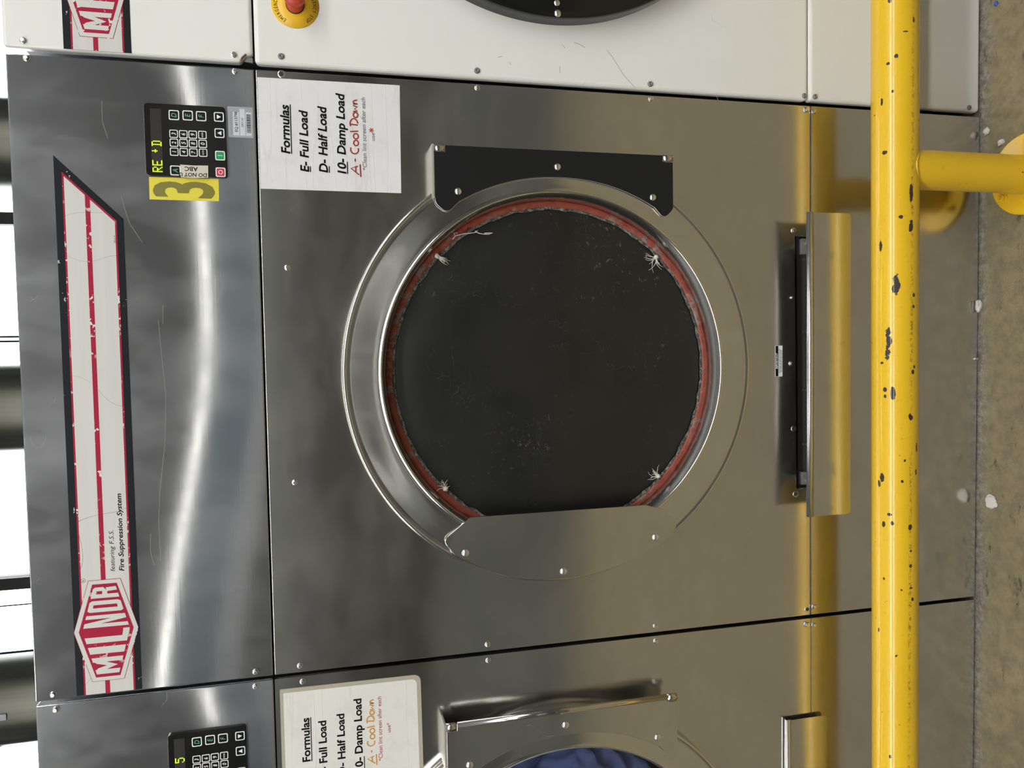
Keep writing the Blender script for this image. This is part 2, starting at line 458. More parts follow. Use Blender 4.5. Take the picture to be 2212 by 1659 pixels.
def duct_metal():
    mt = mat('galvanised_duct', (0.33, 0.33, 0.29), 0.34, 0.85)
    t = mt.node_tree
    n = noise(t, coords(t, (40, 40, 2)), 1.0, 4)
    t.links.new(mixc(t, n, (0.085, 0.085, 0.068), (0.15, 0.15, 0.125)), bsdf(mt).inputs['Base Color'])
    return mt
M['duct'] = duct_metal()
M['wallpaint'] = mat('grey_wall_paint', (0.36, 0.355, 0.34), 0.8)
M['ceilpaint'] = mat('ceiling_paint', (0.36, 0.38, 0.44), 0.85)
M['farpaint'] = mat('far_wall_paint', (0.17, 0.165, 0.15), 0.8)
M['farband'] = mat('reflection_pale_band', (0.90, 0.90, 0.88), 0.8)  # made-up bright band, mirrored low on the upper sheet
M['farblue'] = mat('reflection_blue_band', (0.40, 0.47, 0.53), 0.8)
M['scuff'] = mat('scuff_grey', (0.30, 0.30, 0.29), 0.8)
M['hairline'] = mat('hairline_scratch', (0.30, 0.30, 0.29), 0.5)
M['dark_block'] = mat('dark_stand_in', (0.12, 0.125, 0.12), 0.6)
M['frame'] = mat('bronze_frame', (0.05, 0.045, 0.04), 0.5)
M['cable'] = mat('dark_rod', (0.02, 0.018, 0.03), 0.6)
M['tube'] = mat('lit_diffuser', (0.9, 0.9, 0.9), 0.5, Emission_Color=(1.0, 1.0, 0.955, 1), Emission_Strength=TUBE_POWER)
M['tube_dim'] = mat('dimmer_diffuser', (0.9, 0.9, 0.9), 0.5, Emission_Color=(1.0, 0.97, 0.88, 1), Emission_Strength=TUBE_POWER*0.52)
M['fixture'] = mat('fixture_white', (0.7, 0.7, 0.7), 0.5)
M['caulk'] = mat('white_caulk', (0.62, 0.60, 0.56), 0.7)
M['blue'] = mat('blue_plastic', (0.03, 0.10, 0.50), 0.35)
M['rust'] = mat('rust', (0.13, 0.05, 0.02), 0.8)

# ------------------------------------------------------------------ geometry helpers
class MB:
    def __init__(self):
        self.v, self.f, self.m, self.mats, self.sm = [], [], [], [], []
    def mi(self, mt):
        if mt not in self.mats:
            self.mats.append(mt)
        return self.mats.index(mt)
    def face(self, pts, mt, smooth=False):
        b = len(self.v)
        self.v += [tuple(p) for p in pts]
        self.f.append(tuple(range(b, b+len(pts))))
        self.m.append(self.mi(mt)); self.sm.append(smooth)
    def poly(self, pts, y, mt):
        """flat shape facing the room, pts = (x, z)"""
        a = sum(p[0]*q[1]-q[0]*p[1] for p, q in zip(pts, pts[1:]+pts[:1]))
        if a < 0:
            pts = pts[::-1]
        self.face([(x, y, z) for x, z in pts], mt)
    def rect(self, x0, z0, x1, z1, y, mt):
        self.poly([(x0, z0), (x1, z0), (x1, z1), (x0, z1)], y, mt)
    def prism(self, pts, y0, y1, mt, side=None):
        """front face at y0, back at y1 (y0 < y1)"""
        a = sum(p[0]*q[1]-q[0]*p[1] for p, q in zip(pts, pts[1:]+pts[:1]))
        if a < 0:
            pts = pts[::-1]
        n = len(pts); b = len(self.v)
        self.v += [(x, y0, z) for x, z in pts] + [(x, y1, z) for x, z in pts]
        self.f.append(tuple(range(b, b+n))); self.m.append(self.mi(mt)); self.sm.append(False)
        self.f.append(tuple(range(b+2*n-1, b+n-1, -1))); self.m.append(self.mi(mt)); self.sm.append(False)
        s = self.mi(side or mt)
        for i in range(n):
            j = (i+1) % n
            self.f.append((b+i, b+n+i, b+n+j, b+j)); self.m.append(s); self.sm.append(False)
    def box(self, x0, y0, z0, x1, y1, z1, mt):
        self.prism([(x0, z0), (x1, z0), (x1, z1), (x0, z1)], y0, y1, mt)
    def lathe(self, cx, cz, prof, mt, n=96, a0=0.0, a1=2*math.pi, close=False, axis='y', jit=None):
        """prof = (radius, y); turned about the y axis through (cx, cz)"""
        full = abs(a1-a0-2*math.pi) < 1e-6
        k = n if full else n+1
        b = len(self.v); w = len(prof)
        for i in range(k):
            a = a0 + (a1-a0)*i/n
            for j, (r, y) in enumerate(prof):
                dr, dy = jit(a, j) if jit else (0, 0)
                self.v.append((cx + (r+dr)*math.cos(a), y+dy, cz + (r+dr)*math.sin(a)))
        mi = self.mi(mt)
        for i in range(n):
            i2 = (i+1) % k
            for j in range(w if close else w-1):
                j2 = (j+1) % w
                self.f.append((b+i*w+j, b+i*w+j2, b+i2*w+j2, b+i2*w+j)); self.m.append(mi); self.sm.append(True)
    def disc(self, cx, cz, r, y, mt, n=48, r2=None):
        pts = [(cx+r*math.cos(2*math.pi*i/n), cz+(r2 or r)*math.sin(2*math.pi*i/n)) for i in range(n)]
        self.poly(pts, y, mt)
    def tube(self, path, r, mt, n=8, cap=True):
        b0 = len(self.v); mi = self.mi(mt)
        pts = [Vector(p) for p in path]
        up = None
        for i, p in enumerate(pts):
            d = (pts[min(i+1, len(pts)-1)] - pts[max(i-1, 0)]).normalized()
            if up is None:
                up = d.orthogonal().normalized()
            up = (up - d*up.dot(d)).normalized()
            s = d.cross(up)
            rr = r[i] if isinstance(r, (list, tuple)) else r
            for k in range(n):
                a = 2*math.pi*k/n
                self.v.append(tuple(p + (up*math.cos(a) + s*math.sin(a))*rr))
        for i in range(len(pts)-1):
            for k in range(n):
                k2 = (k+1) % n
                self.f.append((b0+i*n+k, b0+i*n+k2, b0+(i+1)*n+k2, b0+(i+1)*n+k)); self.m.append(mi); self.sm.append(True)
        if cap:
            self.f.append(tuple(b0+k for k in range(n-1, -1, -1))); self.m.append(mi); self.sm.append(False)
            e = b0+(len(pts)-1)*n
            self.f.append(tuple(e+k for k in range(n))); self.m.append(mi); self.sm.append(False)
    def text(self, s, x0, zb, x1, cap, y, mt, shear=0.0, bold=0.0, slope=0.0, rot=0.0, align='fit'):
        """lettering from x0 to x1 with baseline zb and capital height cap"""
        vs, fs = text_mesh(s, bold)
        if not vs:
            return
        xa, xb = min(p[0] for p in vs), max(p[0] for p in vs)
        kz = cap/CAPH
        kx = (x1-x0)/(xb-xa) if x1 is not None else kz*0.88
        b = len(self.v)
        ca, sa = math.cos(rot), math.sin(rot)
        for p in vs:
            u = (p[0]-xa)*kx + p[1]*kz*shear
            w = p[1]*kz + (p[0]-xa)*kx*slope
            if x1 is None and align == 'center':
                u -= (xb-xa)*kx/2
            self.v.append((x0 + u*ca - w*sa, y, zb + u*sa + w*ca))
        mi = self.mi(mt)
        for f in fs:
            self.f.append(tuple(b+i for i in f)); self.m.append(mi); self.sm.append(False)
    def build(self, name, parent=None, bevel=0.0, segs=3, smooth_angle=None):
        me = bpy.data.meshes.new(name)
        me.from_pydata(self.v, [], self.f)
        for mt in self.mats:
            me.materials.append(mt)
        me.polygons.foreach_set('material_index', self.m)
        me.polygons.foreach_set('use_smooth', self.sm)
        me.update()
        o = bpy.data.objects.new(name, me)
        COL.objects.link(o)
        if parent is not None:
            o.parent = parent
        if bevel:
            bv = o.modifiers.new('edge', 'BEVEL')
            bv.width = bevel; bv.segments = segs; bv.limit_method = 'ANGLE'; bv.angle_limit = math.radians(40)
        return o

_TM = {}
def text_mesh(s, bold=0.0):
    k = (s, bold)
    if k not in _TM:
        cu = bpy.data.curves.new('lettering', 'FONT')
        cu.body = s
        cu.resolution_u = 3
        cu.offset = bold
        ob = bpy.data.objects.new('lettering', cu)
        COL.objects.link(ob)
        dg = bpy.context.evaluated_depsgraph_get()
        me = bpy.data.meshes.new_from_object(ob.evaluated_get(dg))
        _TM[k] = ([tuple(v.co) for v in me.vertices], [tuple(p.vertices) for p in me.polygons])
        bpy.data.objects.remove(ob); bpy.data.curves.remove(cu); bpy.data.meshes.remove(me)
    return _TM[k]
CAPH = max(p[1] for p in text_mesh('H')[0])

def fillet(pts, rad, n=6):
    """round the corners of a polygon; rad one number or one per corner"""
    out = []
    k = len(pts)
    for i in range(k):
        r = rad[i] if isinstance(rad, (list, tuple)) else rad
        p = Vector(pts[i])
        if r <= 0:
            out.append(tuple(p)); continue
        a = (Vector(pts[i-1])-p); b = (Vector(pts[(i+1) % k])-p)
        la, lb = a.length, b.length
        a.normalize(); b.normalize()
        th = a.angle(b)
        d = min(r/math.tan(th/2), la*0.49, lb*0.49)
        p0, p1 = p+a*d, p+b*d
        for j in range(n+1):
            t = j/n
            q = p0*(1-t)**2 + p*2*t*(1-t)*0.9 + p1*t*t + p*0.0
            q = p0*(1-t)**2 + p*2*t*(1-t) + p1*t*t
            out.append(tuple(q))
    return out

def thing(name, label, cat, loc=(0, 0, 0), group=None):
    o = bpy.data.objects.new(name, None)
    o.empty_display_size = 0.1
    COL.objects.link(o)
    o.location = loc
    return tag(o, label, cat, group)

def tag(o, label, cat, group=None, kind=None):
    o['label'] = label
    o['category'] = cat
    if group:
        o['group'] = group
    if kind:
        o['kind'] = kind
    return o

def struct(o, label, cat):
    o['kind'] = 'structure'
    o['label'] = label
    o['category'] = cat
    return o

def lab(o, s):
    o['label'] = s
    return o

# ------------------------------------------------------------------ the room
def room():
    FX0, FX1, FY0, FY1, H = -9.0, 8.0, -13.0, 2.4, 3.6
    b = MB(); b.box(FX0, FY0, -0.1, FX1, FY1, 0.0, M['concrete'])
    # prism front faces -y, box top is the walking surface
    struct(b.build('floor'), 'stained brown concrete floor before the dryers', 'floor')
    b = MB(); b.box(FX0, FY0, H, FX1, FY1, H+0.1, M['ceilpaint'])
    struct(b.build('ceiling'), 'dull blue-grey ceiling over the laundry', 'ceiling')
    for nm, x0, x1 in (('wall_left', FX0-0.1, FX0), ('wall_right', FX1, FX1+0.1)):
        b = MB(); b.box(x0, FY0, 0, x1, FY1, H, M['wallpaint'])
        struct(b.build(nm), 'plain grey side wall of the laundry', 'wall')
    # wall behind the dryers: a sill wall, a head strip, and a run of glazing between thick mullions
    Y0, Y1 = 2.2, 2.35
    b = MB()
    b.box(FX0, Y0, 0, FX1, Y1, 1.5, M['wallpaint'])
    b.box(FX0, Y0, 3.5, FX1, Y1, H, M['wallpaint'])
    b.box(FX0, Y0, 1.5, -6.45, Y1, 3.5, M['wallpaint'])
    b.box(4.95, Y0, 1.5, FX1, Y1, 3.5, M['wallpaint'])
    struct(b.build('wall_back'), 'wall behind the dryers carrying the bright windows', 'wall')
    xs = [-6.45, -4.82, -3.19, -1.56, 0.05, 1.68, 3.31, 4.95]
    for i in range(7):
        x0, x1 = xs[i], xs[i+1]
        b = MB()
        w = 0.026
        for (a0, c0, a1, c1) in ((x0, 1.5, x0+w, 3.5), (x1-w, 1.5, x1, 3.5), (x0+w, 1.5, x1-w, 1.5+0.05), (x0+w, 3.45, x1-w, 3.5)):
            b.box(a0, Y0+0.02, c0, a1, Y0+0.09, c1, M['frame'])
        o = struct(b.build('window_%d' % (i+1)), 'bright overexposed window behind the dryers, bay %d from the left' % (i+1), 'window')
        b = MB(); b.box(x0+w, Y0+0.05, 1.55, x1-w, Y0+0.056, 3.45, M['glass'])
        b.build('pane', o)
        rods = {3: (-1.868, -1.655), 4: (-0.478, -0.466-0.02)}.get(i-0, ())
        rods = {2: (-1.868, -1.655), 3: (-0.466, -0.486)}.get(i, ())
        for x in rods:
            rr = 0.0042 if i == 3 else (0.007 if x < -1.8 else 0.003)
            if i == 2 and not (x0 < x < x1):
                continue
            b = MB(); b.tube([(x, Y0+0.02, 1.5), (x, Y0+0.02, 3.5)], rr, M['cable'], 8)
            b.build('glazing_bar', o)
    # opposite end of the hall; upper bands added for the steel to reflect
    b = MB()
    b.box(FX0, FY0-0.1, 0, FX1, FY0, 2.42, M['farpaint'])
    b.box(FX0, FY0-0.1, 2.42, FX1, FY0, 2.86, M['farband'])
    b.box(FX0, FY0-0.1, 2.86, FX1, FY0, H, M['farblue'])
    struct(b.build('wall_front'), 'far wall of the hall facing the dryers', 'wall')
    b = MB(); b.box(-6.5, -3.5, 0, 5.5, -3.2, 0.82, M['dark_block'])  # added dark block, only there to darken the reflection in the front sheets
    struct(b.build('unseen_dark_block'), 'unseen low dark block opposite the dryers, added for the dark band in the steel', 'wall')
    # grime line where the machines meet the floor
    rnd = random.Random(5)

def ceiling_lights():
    for nm, y, label in (('key', -1.95, 'long ceiling strip light above the rail'), ('row', -3.2, 'unseen ceiling strip light added beyond the rail to brighten the lower fronts'), ('far', -11.6, 'long ceiling strip light at the far end of the hall')):  # the middle row is added fill, lighting the fronts lower down
        segs = [(-4.6, -2.7), (-2.6, -0.7), (-0.6, 1.3), (1.4, 3.3)] if nm != 'far' else [(-6.6, -4.62), (-4.61, -2.62), (-2.61, -0.62), (-0.61, 1.38), (1.39, 3.38), (3.39, 5.38)]
        for k, (x0, x1) in enumerate(segs):
            b = MB()
            b.box(x0, y-0.15, 3.52, x1, y+0.15, 3.6, M['fixture'])
            o = tag(b.build('strip_light'), label + ', fixture %s from the left' % ('first', 'second', 'third', 'fourth', 'fifth', 'sixth')[k], 'ceiling light', group='ceiling strip lights')
            b = MB()
            hw = {'key': 0.15, 'row': 0.10, 'far': 0.018}[nm]
            b.box(x0+0.004, y-hw, 3.495, x1-0.004, y+hw, 3.518, M['tube_dim' if nm == 'far' else 'tube'])
            b.build('diffuser', o)

# ------------------------------------------------------------------ dryers
W = 1.2088
DCX, DCZ = -0.6044, 1.117

def hexbolt(parent, x, z, y=0.0, r=0.0054, big=1.0):
    b = MB()
    rr = r*big
    b.lathe(x, z, [(rr*1.15, y), (rr*1.15, y-0.0012), (rr*0.9, y-0.0016)], M['bolt'], 20)
    a0 = (x*977) % 1.0
    pts = [(x+rr*0.86*math.cos(a0+math.pi/3*i), z+rr*0.86*math.sin(a0+math.pi/3*i)) for i in range(6)]
    b.prism(pts, y-0.0062*big, y, M['bolt'])
    return b.build('bolt', parent, 0.0009, 2)

def capscrew(parent, x, z, y=0.0, r=0.0060):
    b = MB()
    b.lathe(x, z, [(r, y), (r, y-0.002), (r*0.7, y-0.0045), (r*0.42, y-0.005), (r*0.36, y-0.0035), (0.0, y-0.003)], M['traygrey'], 20)
    return b.build('bolt', parent)

def bolthole(parent, x, z, y=0.0):
    b = MB()
    b.lathe(x, z, [(0.0075, y), (0.0065, y-0.0010), (0.0045, y-0.0006)], M['bolt'], 20)
    b.disc(x, z, 0.0045, y-0.0005, M['dark'], 20)
    return lab(b.build('screw_hole', parent), 'empty screw hole')

def rivet(parent, x, z, y, r=0.0078):
    b = MB()
    prof = [(r*math.cos(a), y - r*0.62*math.sin(a)) for a in [i*math.pi/2/6 for i in range(7)]]
    b.lathe(x, z, prof, M['rivet'], 20)
    return b.build('rivet', parent)

LETTERS = {
 'M': [[(0, -1), (.27, -1), (.27, 1), (0, 1)], [(.73, -1), (1, -1), (1, 1), (.73, 1)], [(.2, 1), (.36, .75), (.5, .05), (.5, -.75), (.2, .35)], [(.8, 1), (.64, .75), (.5, .05), (.5, -.75), (.8, .35)]],
 'I': [[(0, -1), (1, -1), (1, 1), (0, 1)]],
 'L': [[(0, -1), (.45, -1), (.45, 1), (0, 1)], [(.4, -1), (1, -1), (1, -.72), (.4, -.72)]],
 'N': [[(0, -1), (.30, -1), (.30, 1), (0, 1)], [(.70, -1), (1, -1), (1, 1), (.70, 1)], [(.1, 1), (.36, 1), (.9, -1), (.64, -1)]],
 'O': [[(0, -.85), (.12, -1), (.36, -1), (.36, 1), (.12, 1), (0, .85)], [(.64, -1), (.88, -1), (1, -.85), (1, .85), (.88, 1), (.64, 1)], [(.3, .72), (.7, .72), (.7, 1), (.3, 1)], [(.3, -1), (.7, -1), (.7, -.72), (.3, -.72)]],
 'R': [[(0, -1), (.36, -1), (.36, 1), (0, 1)], [(.3, .66), (.85, .66), (.85, 1), (.3, 1)], [(.64, .1), (1, .1), (1, .85), (.85, 1), (.64, 1)], [(.3, -.2), (.64, -.2), (1, .12), (.64, .2), (.3, .2)], [(.60, -.15), (.66, -1), (1, -1), (.95, -.1)]],
}
def emblem(b, cx, cz, y, dense=True):
    """six-sided crimson emblem with block capitals swelling towards its middle"""
    L, T = -0.0985, 0.0550
    def hexa(kx, tip, end):
        return [(cx-kx, cz-end), (cx, cz-tip), (cx+kx, cz-end), (cx+kx, cz+end), (cx, cz+tip), (cx-kx, cz+end)]
    b.poly(hexa(0.0985, 0.0570, 0.0285), y, M['crimson'])
    b.poly(hexa(0.0977, 0.0562, 0.0278), y-0.0002, M['emblem_white'])
    b.poly(hexa(0.0905, 0.0482, 0.0215), y-0.0004, M['crimson'])
    def half(u):
        return 0.0190 + (0.0425-0.0190)*(1-abs(u-cx)/0.0905) - 0.0008
    spans = {'M': (0, .19), 'I': (.235, .315), 'L': (.36, .51), 'N': (.54, .68), 'O': (.715, .845), 'R': (.875, 1.0)}
    x0, x1 = cx-0.0845, cx+0.0845
    n_ = 0
    for ch, (a, c) in spans.items():
        for pg in LETTERS[ch]:
            # split long edges so that they follow the swelling outline
            pts = []
            for i in range(len(pg)):
                p, q = pg[i], pg[(i+1) % len(pg)]
                for k in range(3):
                    u = p[0]+(q[0]-p[0])*k/3; v = p[1]+(q[1]-p[1])*k/3
                    x = x0 + (x1-x0)*(a + (c-a)*u)
                    pts.append((x, cz + v*half(x)))
            n_ += 1
            b.poly(pts, y-0.0006-0.00003*n_, M['emblem_white'])

def badge(parent, dz=0.0, dx=0.0, tagline=True):
    b = MB()
    y = -0.0006
    zt, zb = 2.0815+dz, 1.9660+dz
    b.prism([(-1.2055+dx, zb), (-0.2971+dx, zb), (-0.1825+dx, zt), (-1.2055+dx, zt)], y, -0.0001, M['badge_black'])
    ti, bi = zt-0.0130, zb+0.0120
    b.poly([(-1.2055+dx, bi), (-0.3010+dx, bi), (-0.2125+dx, ti), (-1.2055+dx, ti)], y-0.0002, M['crimson'])
    g = 0.0032
    b.poly([(-1.2055+dx, bi+g), (-0.3030+dx, bi+g), (-0.2205+dx, ti-g), (-1.2055+dx, ti-g)], y-0.0004, M['badge_white'])
    zc = (zt+zb)/2+0.003
    b.poly([(-1.2055+dx, zc-0.0042), (-0.262+dx, zc-0.0042), (-0.254+dx, zc+0.0042), (-1.2055+dx, zc+0.0042)], y-0.0006, M['crimson'])
    emblem(b, -1.0827+dx, 2.0248+dz, y-0.0007)
    if tagline:
        b.text('featuring F.S.S.', -0.9705, 2.0058+dz, -0.8905, 0.0078, y-0.0006, M['ink'], 0.25)
        b.text('Fire Suppression System', -0.9705, 1.9895+dz, -0.8210, 0.0085, y-0.0006, M['ink'], 0.25, 0.022)
        b.text('20L614', -0.343, 1.9815+dz, -0.329, 0.0028, y-0.0006, M['ink'])
        cx, cz = P(180, 1254)
        b.lathe(cx, cz, [(0.0042, y-0.0006), (0.0036, y-0.0006)], M['crimson'], 20)
        b.text('R', cx-0.0018, cz-0.002, cx+0.0018, 0.004, y-0.0007, M['crimson'])
    return lab(b.build('name_badge', parent), 'black, white and crimson strip with a six-sided emblem')

DOTS = {'R': ['11110', '10001', '10001', '11110', '10100', '10010', '10001'], 'E': ['11111', '10000', '10000', '11110', '10000', '10000', '11111'],
        "'": ['01000', '01000', '11100', '01000', '00000', '00000', '00000'], 'D': ['11110', '01001', '01001', '01001', '01001', '01001', '11110'],
        '5': ['11111', '10000', '11110', '00001', '00001', '10001', '01110'], ' ': ['00000']*7}
def keypad(parent, lx, shown, x_first, tape):
    """lx = offset from dryer 3's own right edge (labels measured there)"""
    y0 = -0.006
    x0, x1, z0, z1 = -0.2144, -0.0788, 1.7768, 1.9225
    b = MB()
    b.prism(fillet([(x0, z0), (x1, z0), (x1, z1), (x0, z1)], 0.007, 5), y0, 0.0, M['glossblack'])
    k = b.build('keypad', parent, 0.0008, 2)
    # display
    b = MB()
    dz1, dz0 = P(326, 300, y0)[1], P(350, 300, y0)[1]
    da, db = x0+0.005, x1-0.010
    b.rect(da, dz0, db, dz1, y0-0.0003, M['lamp_off'])
    pitch, pz = 0.0020, 0.0026
    zc = (dz0+dz1)/2
    cells = [(x_first + 0.0122*i, ch) for i, ch in enumerate(shown)]
    for cx, ch in cells:
        for r, row in enumerate(DOTS[ch]):
            for c, v in enumerate(row):
                if v == '1':
                    xx, zz = cx + c*pitch, zc + (3-r)*pz
                    b.rect(xx-0.0010, zz-0.0010, xx+0.0010, zz+0.0010, y0-0.0006, M['led'])
    lab(b.build('display', k), 'display with yellow-green dot letters')
    def key(px, py, s, txt, fill, ink, cap, border=M['white_print'], shape=None, shear=0.15, name='key'):
        cx, cz = P(px, py, y0)
        b = MB()
        q = lambda h: [(cx-h, cz-h), (cx+h, cz-h), (cx+h, cz+h), (cx-h, cz+h)]
        b.prism(fillet(q(s), s*0.35, 4), y0-0.0006, y0, border)
        b.poly(fillet(q(s*0.80), s*0.25, 4), y0-0.0008, fill)
        if txt:
            vs, _ = text_mesh(txt, 0.01)
            wd_ = (max(p[0] for p in vs)-min(p[0] for p in vs))*cap/CAPH*0.85
            wd_ = min(wd_, s*1.35)
            b.text(txt, cx-wd_/2-cap*shear*0.4, cz-cap/2, cx+wd_/2-cap*shear*0.4, cap, y0-0.0010, ink, shear, 0.01)
        if shape == 'down' or shape == 'up':
            g = -1 if shape == 'down' else 1
            h = s*0.45
            b.poly([(cx-h, cz-g*h*0.9), (cx+h, cz-g*h*0.9), (cx, cz+g*h)], y0-0.0010, ink)
        if shape == 'bar':
            b.rect(cx-s*0.06, cz-s*0.5, cx+s*0.06, cz+s*0.5, y0-0.0010, ink)
        if shape == 'ring':
            b.lathe(cx, cz, [(s*0.46, y0-0.0010), (s*0.32, y0-0.0010)], ink, 24)
        b.build(name, k)
    F = M['glossblack']; I = M['white_print']; GI = M['greenink']
    z = lambda a, c: (a/3.6867, c/3.6867)
    for a, c, tx in ((1385, 917, 'D'), (1495, 920, 'E'), (1602, 926, 'F'), (1397, 1358, 'A')):
        px, py = z(a, c)
        key(px, py, 0.0093, tx, F, GI, 0.0090)
    for a, c, tx in ((1383, 1066, '3'), (1386, 1137, '2'), (1388, 1209, '1'), (1460, 1070, '6'), (1462, 1140, '5'), (1464, 1212, '4'),
                     (1535, 1073, '9'), (1538, 1144, '8'), (1541, 1215, '7'), (1615, 1146, '0')):
        px, py = z(a, c)
        key(px, py, 0.0076, tx, F, I, 0.0072)
    for a, c, tx in ((1612, 1075, 'MODE'), (1618, 1217, 'AUTO')):
        px, py = z(a, c)
        key(px, py, 0.0076, tx, F, I, 0.0026)
    for a, c, sh, fl in ((1743, 932, 'down', F), (1748, 1061, 'up', F), (1753, 1240, 'bar', M['keygreen']), (1757, 1372, 'ring', M['keyred'])):
        px, py = z(a, c)
        key(px, py, 0.0090, '', fl, I, 0.004, shape=sh)
    if tape:
        b = MB()
        xa, za = P(391, 384, y0); xb, zb_ = P(449, 358, y0)
        rnd = random.Random(2)
        b.prism([(xa+0.001, za), (xa, (za+zb_)/2+0.003), (xa+0.0015, zb_), (xb, zb_-0.0006), (xb-0.0008, (za+zb_)/2), (xb, za+0.0006)], y0-0.0012, y0-0.0008, M['tape'])
        b.text('DO NOT U', xa+0.0095, zb_+0.002, xa+0.0095+0.050, 0.0068, y0-0.0014, M['ink'], 0.1, 0.020, rot=math.pi/2)
        b.text('ABC', xa+0.0210, zb_+0.018, xa+0.0210+0.024, 0.0078, y0-0.0014, M['ink'], 0.0, 0.020, rot=math.pi/2)
        lab(b.build('tape_label', k), 'strip of masking tape with handwriting')
    return k

def door(parent, style):
    """style: 'black' (film on hinge plate, smoked window), 'steel' (clear window), 'white' (wide black frame)"""
    b = MB()
    cx, cz = DCX, DCZ
    if style != 'white':
        prof = [(0.4500, 0.0), (0.4505, -0.010), (0.4495, -0.016), (0.4512, -0.022), (0.4528, -0.028), (0.4525, -0.033), (0.4500, -0.0360), (0.4465, -0.0356), (0.4440, -0.0342),
                (0.4350, -0.0352), (0.4150, -0.0384), (0.3950, -0.0416), (0.3850, -0.0430), (0.3805, -0.0433), (0.3790, -0.0443), (0.3775, -0.0452), (0.3758, -0.0450), (0.3745, -0.0435),
                (0.3700, -0.0360), (0.3660, -0.0200), (0.3640, -0.0060), (0.3640, 0.0)]
        b.lathe(cx, cz, prof, M['steel_ring'], 180)
        d = b.build('door', parent)
    else:
        prof = [(0.4815, 0.0), (0.4825, -0.030), (0.4835, -0.040), (0.4815, -0.046), (0.470, -0.050), (0.40, -0.056), (0.385, -0.060), (0.376, -0.058), (0.372, -0.045), (0.366, -0.012), (0.366, 0.0)]
        b.lathe(cx, cz, prof, M['glossblack'], 180)
        d = b.build('door', parent)
        lab(d, 'round door with a wide glossy black frame')
    # window
    b = MB()
    if style == 'steel':
        b.lathe(cx, cz, [(0.3745, -0.046), (0.372, -0.030), (0.364, -0.004)], M['palegasket'], 120)
        lab(b.build('gasket', d), 'pale green door gasket')
        b = MB()
        b.lathe(cx, cz, [(0.0, -0.010), (0.18, -0.0095), (0.3650, -0.008)], M['glass'], 96)
        w = b.build('window', d)
    else:
        b.lathe(cx, cz, [(0.0, -0.0035), (0.12, -0.0033), (0.25, -0.0026), (0.3440, -0.0012), (0.3475, 0.0), (0.3475, 0.004)], M['dark_drum'], 128)
        w = lab(b.build('window', d), 'scratched black window')
    if style == 'black':
        b = MB()
        def jit(a, j):
            n = mnoise.noise(Vector((math.cos(a)*7, math.sin(a)*7, 3.1+j*0.6)))
            n2 = mnoise.noise(Vector((math.cos(a)*24, math.sin(a)*24, 8.1+j*0.9)))
            k = (0, .5, 1, 1, 1, .6, 0)[j]
            n3 = mnoise.noise(Vector((math.cos(a)*60, math.sin(a)*60, 5.1+j*0.5)))
            return (n*0.0034+n2*0.0030+n3*0.0012)*k, (-abs(n2)*0.0048-n3*0.0016)*k
        b.lathe(cx, cz, [(0.3650, 0.0), (0.3640, -0.0040), (0.3605, -0.0060), (0.3565, -0.0055), (0.3530, -0.0050), (0.3500, -0.0030), (0.3485, 0.0)], M['sealant'], 420, jit=jit)
        lab(b.build('gasket', d), 'ragged red sealant round the window')
        b = MB()
        def jit2(a, j):
            n2 = mnoise.noise(Vector((math.cos(a)*18, math.sin(a)*18, 1.1)))
            return (n2*0.004 if j == 2 else n2*0.0015), -abs(n2)*0.001
        b.lathe(cx, cz, [(0.3530, -0.0005), (0.3500, -0.0045), (0.3450, -0.0030)], M['lintband'], 300, jit=jit2)
        lab(b.build('lint_edge', d), 'grey lint caught along the window edge')
    if style == 'white':
        for a in (180,):
            pass
        for px, py in ((1203, 6), (1205, 28)):
            x, z = P(px, py, -0.05)
            rivet(d, x-1.2188, z, -0.0485, 0.0075)
        return d
    # hinge plate on the right of the ring
    R = 0.4032
    arc = []
    a0, a1 = math.atan2(0.2210, 0.3370), -math.atan2(0.2225, 0.3370)
    for i in range(25):
        a = a0 + (a1-a0)*i/24
        arc.append((cx+R*math.cos(a), cz+R*math.sin(a)))
    nx = 0.0140
    body = [(-0.2545, 1.3785), (-0.1590, 1.3785), (-0.1590, 1.3565), (-0.1450, 1.3565), (-0.1455, 0.8835), (-0.1600, 0.8835), (-0.1600, 0.8595), (-0.2500, 0.8595)]
    a0 = math.radians(31.6)
    arc = [(cx+(0.4035+0.0045*abs(i-12)/12)*math.cos(a0-2*a0*i/24), cz+(0.4035+0.0045*abs(i-12)/12)*math.sin(a0-2*a0*i/24)) for i in range(25)]
    low = [(-0.2600, 0.8595), (-0.2810, 0.8810)]
    high = [(-0.2810, 1.3550), (-0.2600, 1.3785)]
    pts = body[1:7] + low + arc[::-1] + high
    pts = fillet(pts, [0]*6 + [0.020, 0.016] + [0]*25 + [0.016, 0.020])
    b = MB()
    mt = M['blackfilm'] if style == 'black' else M['steel_plate']
    pts = [nearer(p, -0.055, -0.045) for p in pts]
    b.prism(pts, -0.0450, -0.0405, mt, M['bracketsteel'] if style == 'black' else None)
    hp = b.build('hinge_plate', d, 0.0006, 2)
    if style == 'black':
        lab(hp, 'black hinge plate')
    b = MB()
    b.prism([(-0.2480, 1.3778), (-0.1410, 1.3778), (-0.1410, 1.3815), (-0.2420, 1.3815)], -0.0460, 0.0, M['bracketsteel'])
    lab(b.build('hinge_bracket', d), 'folded steel bracket edge above the hinge plate')
    for z0, z1 in ((1.3570, 1.3777), (0.8545, 0.8780)):
        b = MB()
        b.tube([(-0.1485, -0.0400, z0), (-0.1485, -0.0400, z1)], 0.0076, M['steel_plate'], 20)
        b.build('hinge_knuckle', d)
